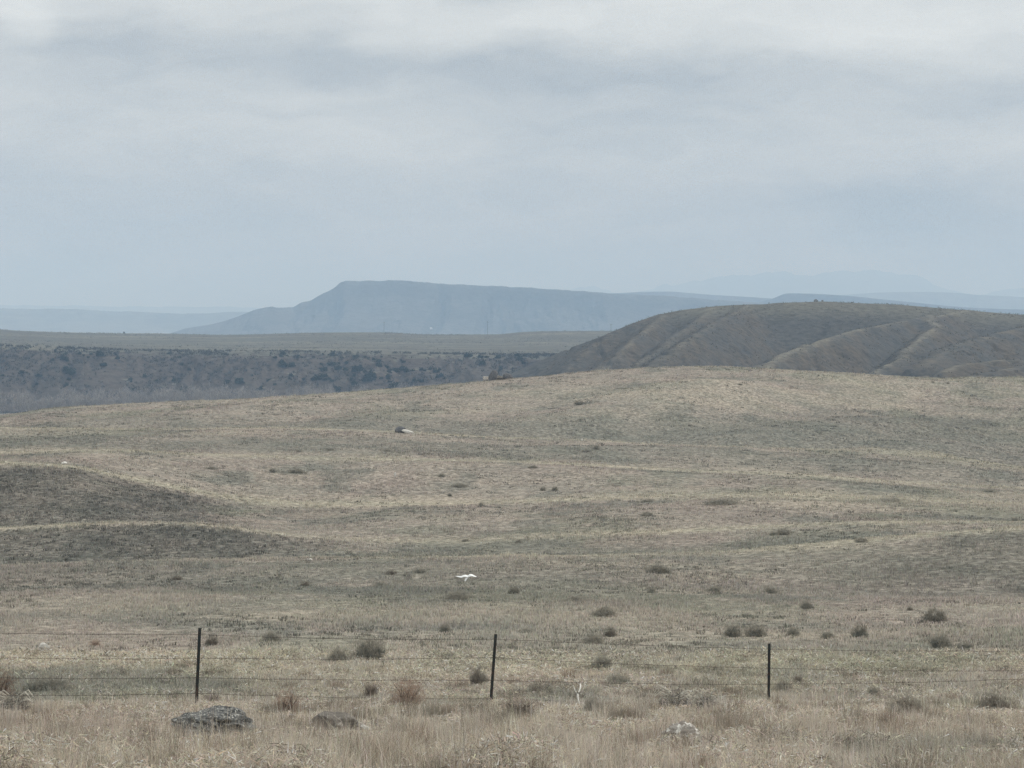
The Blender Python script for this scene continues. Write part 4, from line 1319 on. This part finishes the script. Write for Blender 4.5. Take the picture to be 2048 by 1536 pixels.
# ------------------------------------------------------------------ junipers on the bluff, bare cottonwoods below it
def juniper_meshes(seed):
    r = np.random.default_rng(seed)
    cen = dome(r, 60, 0.5, 0.5, 0.85, 0.4, 0.35)
    v, f = tri_leaves(r, cen, 16, (0.06, 0.06, 0.06), 0.13, 0.4, 0.3)
    m = MB(); m.tube([(0, 0, -0.1), (.02, 0, .25), (0, .02, .6)], [.05, .04, .015], 6)
    return mesh_np('crown', v, f, M_juniper), m.mesh('trunk', M_stem)


JUN = [juniper_meshes(s) for s in (1, 2, 3)]
jr = np.random.default_rng(19)
nj = 0
while nj < 296:
    px = jr.choice([jr.normal(820, 170), jr.normal(200, 130), jr.uniform(-60, 1130), jr.normal(900, 110)], p=[.42, .23, .23, .12])
    if not -60 < px < 1130:
        continue
    yj = jr.uniform(1700, 1845)
    x = (px - PXC) / F * yj
    if fbm(x / 30, yj / 40, 301, 3) < -0.06:
        continue
    z = float(bluff_z(np.array([x]), np.array([yj]))[0])
    s = float(np.clip(jr.lognormal(0.85, 0.45), 1.1, 5.0)) * (0.75 if yj > 1815 else 1)
    cr, tk = JUN[nj % 3]
    o = thing('juniper', 'dark juniper dotting the face of the river bluff', 'juniper', (x, yj, z - 0.1), (0, 0, jr.uniform(0, 6.28)), (s * 1.25, s * 1.25, s * jr.uniform(.7, 1.05)), 'junipers on the bluff')
    link('crown', cr, o); link('trunk', tk, o)
    nj += 1


# fine grey scrub over the whole face
n = 9000
px = jr.uniform(-120, 1200, n); yj = jr.uniform(1680, 1878, n); x = (px - PXC) / F * yj
k = (fbm(x / 22, yj / 40, 311, 4) + jr.normal(0, .25, n)) > -0.02
px, yj, x = px[k], yj[k], x[k]
cen = np.stack([x, yj, bluff_z(x, yj) + 0.5], -1)
v, f = tri_leaves(jr, cen - np.array((0, 0, -100.0)), 12, (0.75, 0.75, 0.4), 0.9, 0.4, 0.28)
v[:, 2] -= 100.0
link('bluff_scrub', mesh_np('bluff_scrub', v, f, M_scrub), kind='stuff')


# thin scrub over the dark hills and along the bench
n = 9000
px = jr.uniform(1090, 2200, n); yj = jr.uniform(860, 1330, n); x = (px - PXC) / F * yj
zz = hills_z(x, yj)
k = (zz > -45) & ((fbm(x / 12, yj / 30, 321, 4) + jr.normal(0, .3, n)) > 0.05)
x, yj, zz = x[k], yj[k], zz[k]
v, f = tri_leaves(jr, np.stack([x, yj, zz + 100.15], -1), 7, (0.45, 0.45, 0.15), 0.45, 0.4, 0.28)
v[:, 2] -= 100.0
link('hill_scrub', mesh_np('hill_scrub', v, f, M_hillscrub), kind='stuff')
n = 3500
px = jr.uniform(-120, 1250, n); yj = 1870 + 1100 * jr.uniform(0, 1, n) ** 0.8; x = (px - PXC) / F * yj
k = (fbm(x / 90, yj / 60, 331, 4) + jr.normal(0, .15, n)) > 0.12
x, yj = x[k], yj[k]
v, f = tri_leaves(jr, np.stack([x, yj, bluff_z(x, yj) + 100.2], -1), 8, (1.3, 1.3, 0.15), 0.7, 0.4, 0.3)
v[:, 2] -= 100.0
link('bench_scrub', mesh_np('bench_scrub', v, f, M_hillscrub), kind='stuff')


def cottonwood_meshes(seed):
    r = np.random.default_rng(seed)
    m = MB(); tips = []
    m.tube([(0, 0, -0.05), (.01, 0, .12), (0, .01, .26)], [.035, .028, .022], 6)
    for i in range(11):
        a = i * 2.4 + r.uniform(0, .6); q = r.uniform(.18, .42); h = r.uniform(.55, .95)
        p0 = np.array((0, 0, r.uniform(.14, .3))); p1 = np.array((q * .45 * math.cos(a), q * .45 * math.sin(a), h * .55)); p2 = np.array((q * math.cos(a), q * math.sin(a), h))
        m.tube([p0, p1, p2], [.018, .011, .004], 5, False)
        for j in range(9):
            s = r.uniform(.35, 1.05); b = p1 + (p2 - p1) * s
            tips.append(b + r.normal(0, .075, 3))
    v, f = tri_leaves(r, np.array(tips), 15, (.045, .045, .05), .085, .7, .075)
    return mesh_np('crown', v, f, M_cotton), m.mesh('trunk', M_cotton)


CW = [cottonwood_meshes(s) for s in (5, 6, 7, 8)]
nt = 0
for k in range(95):
    px = jr.uniform(-90, 660) if k < 80 else jr.uniform(640, 1000)
    yt = jr.uniform(1560, 1715)
    rowtop = np.interp(px, [-90, 0, 100, 250, 450, 640, 1000], [786, 784, 792, 788, 782, 778, 770]) + jr.uniform(-18, 8)
    x = (px - PXC) / F * yt; z = float(bluff_z(np.array([x]), np.array([yt]))[0])
    h = (640 - rowtop) / F * yt - z
    h = float(np.clip(h, 7, 19))
    cr, tk = CW[k % 4]
    o = thing('cottonwood', 'bare grey cottonwood in the river bottom below the bluff', 'tree', (x, yt, z - 0.2), (0, 0, jr.uniform(0, 6.28)), (h * .85, h * .85, h), 'bare cottonwoods below the bluff')
    link('crown', cr, o); link('trunk', tk, o)

# a dark bush alone on the skyline of the bench
yy = 2880.0; x = (248 - PXC) / F * yy
cr, tk = JUN[1]
o = thing('juniper', 'small lone dark juniper on the skyline of the bench', 'juniper', (x, yy, float(bluff_z(np.array([x]), np.array([yy]))[0])), (0, 0, 1), (2.4, 2.4, 1.9))
link('crown', cr, o); link('trunk', tk, o)
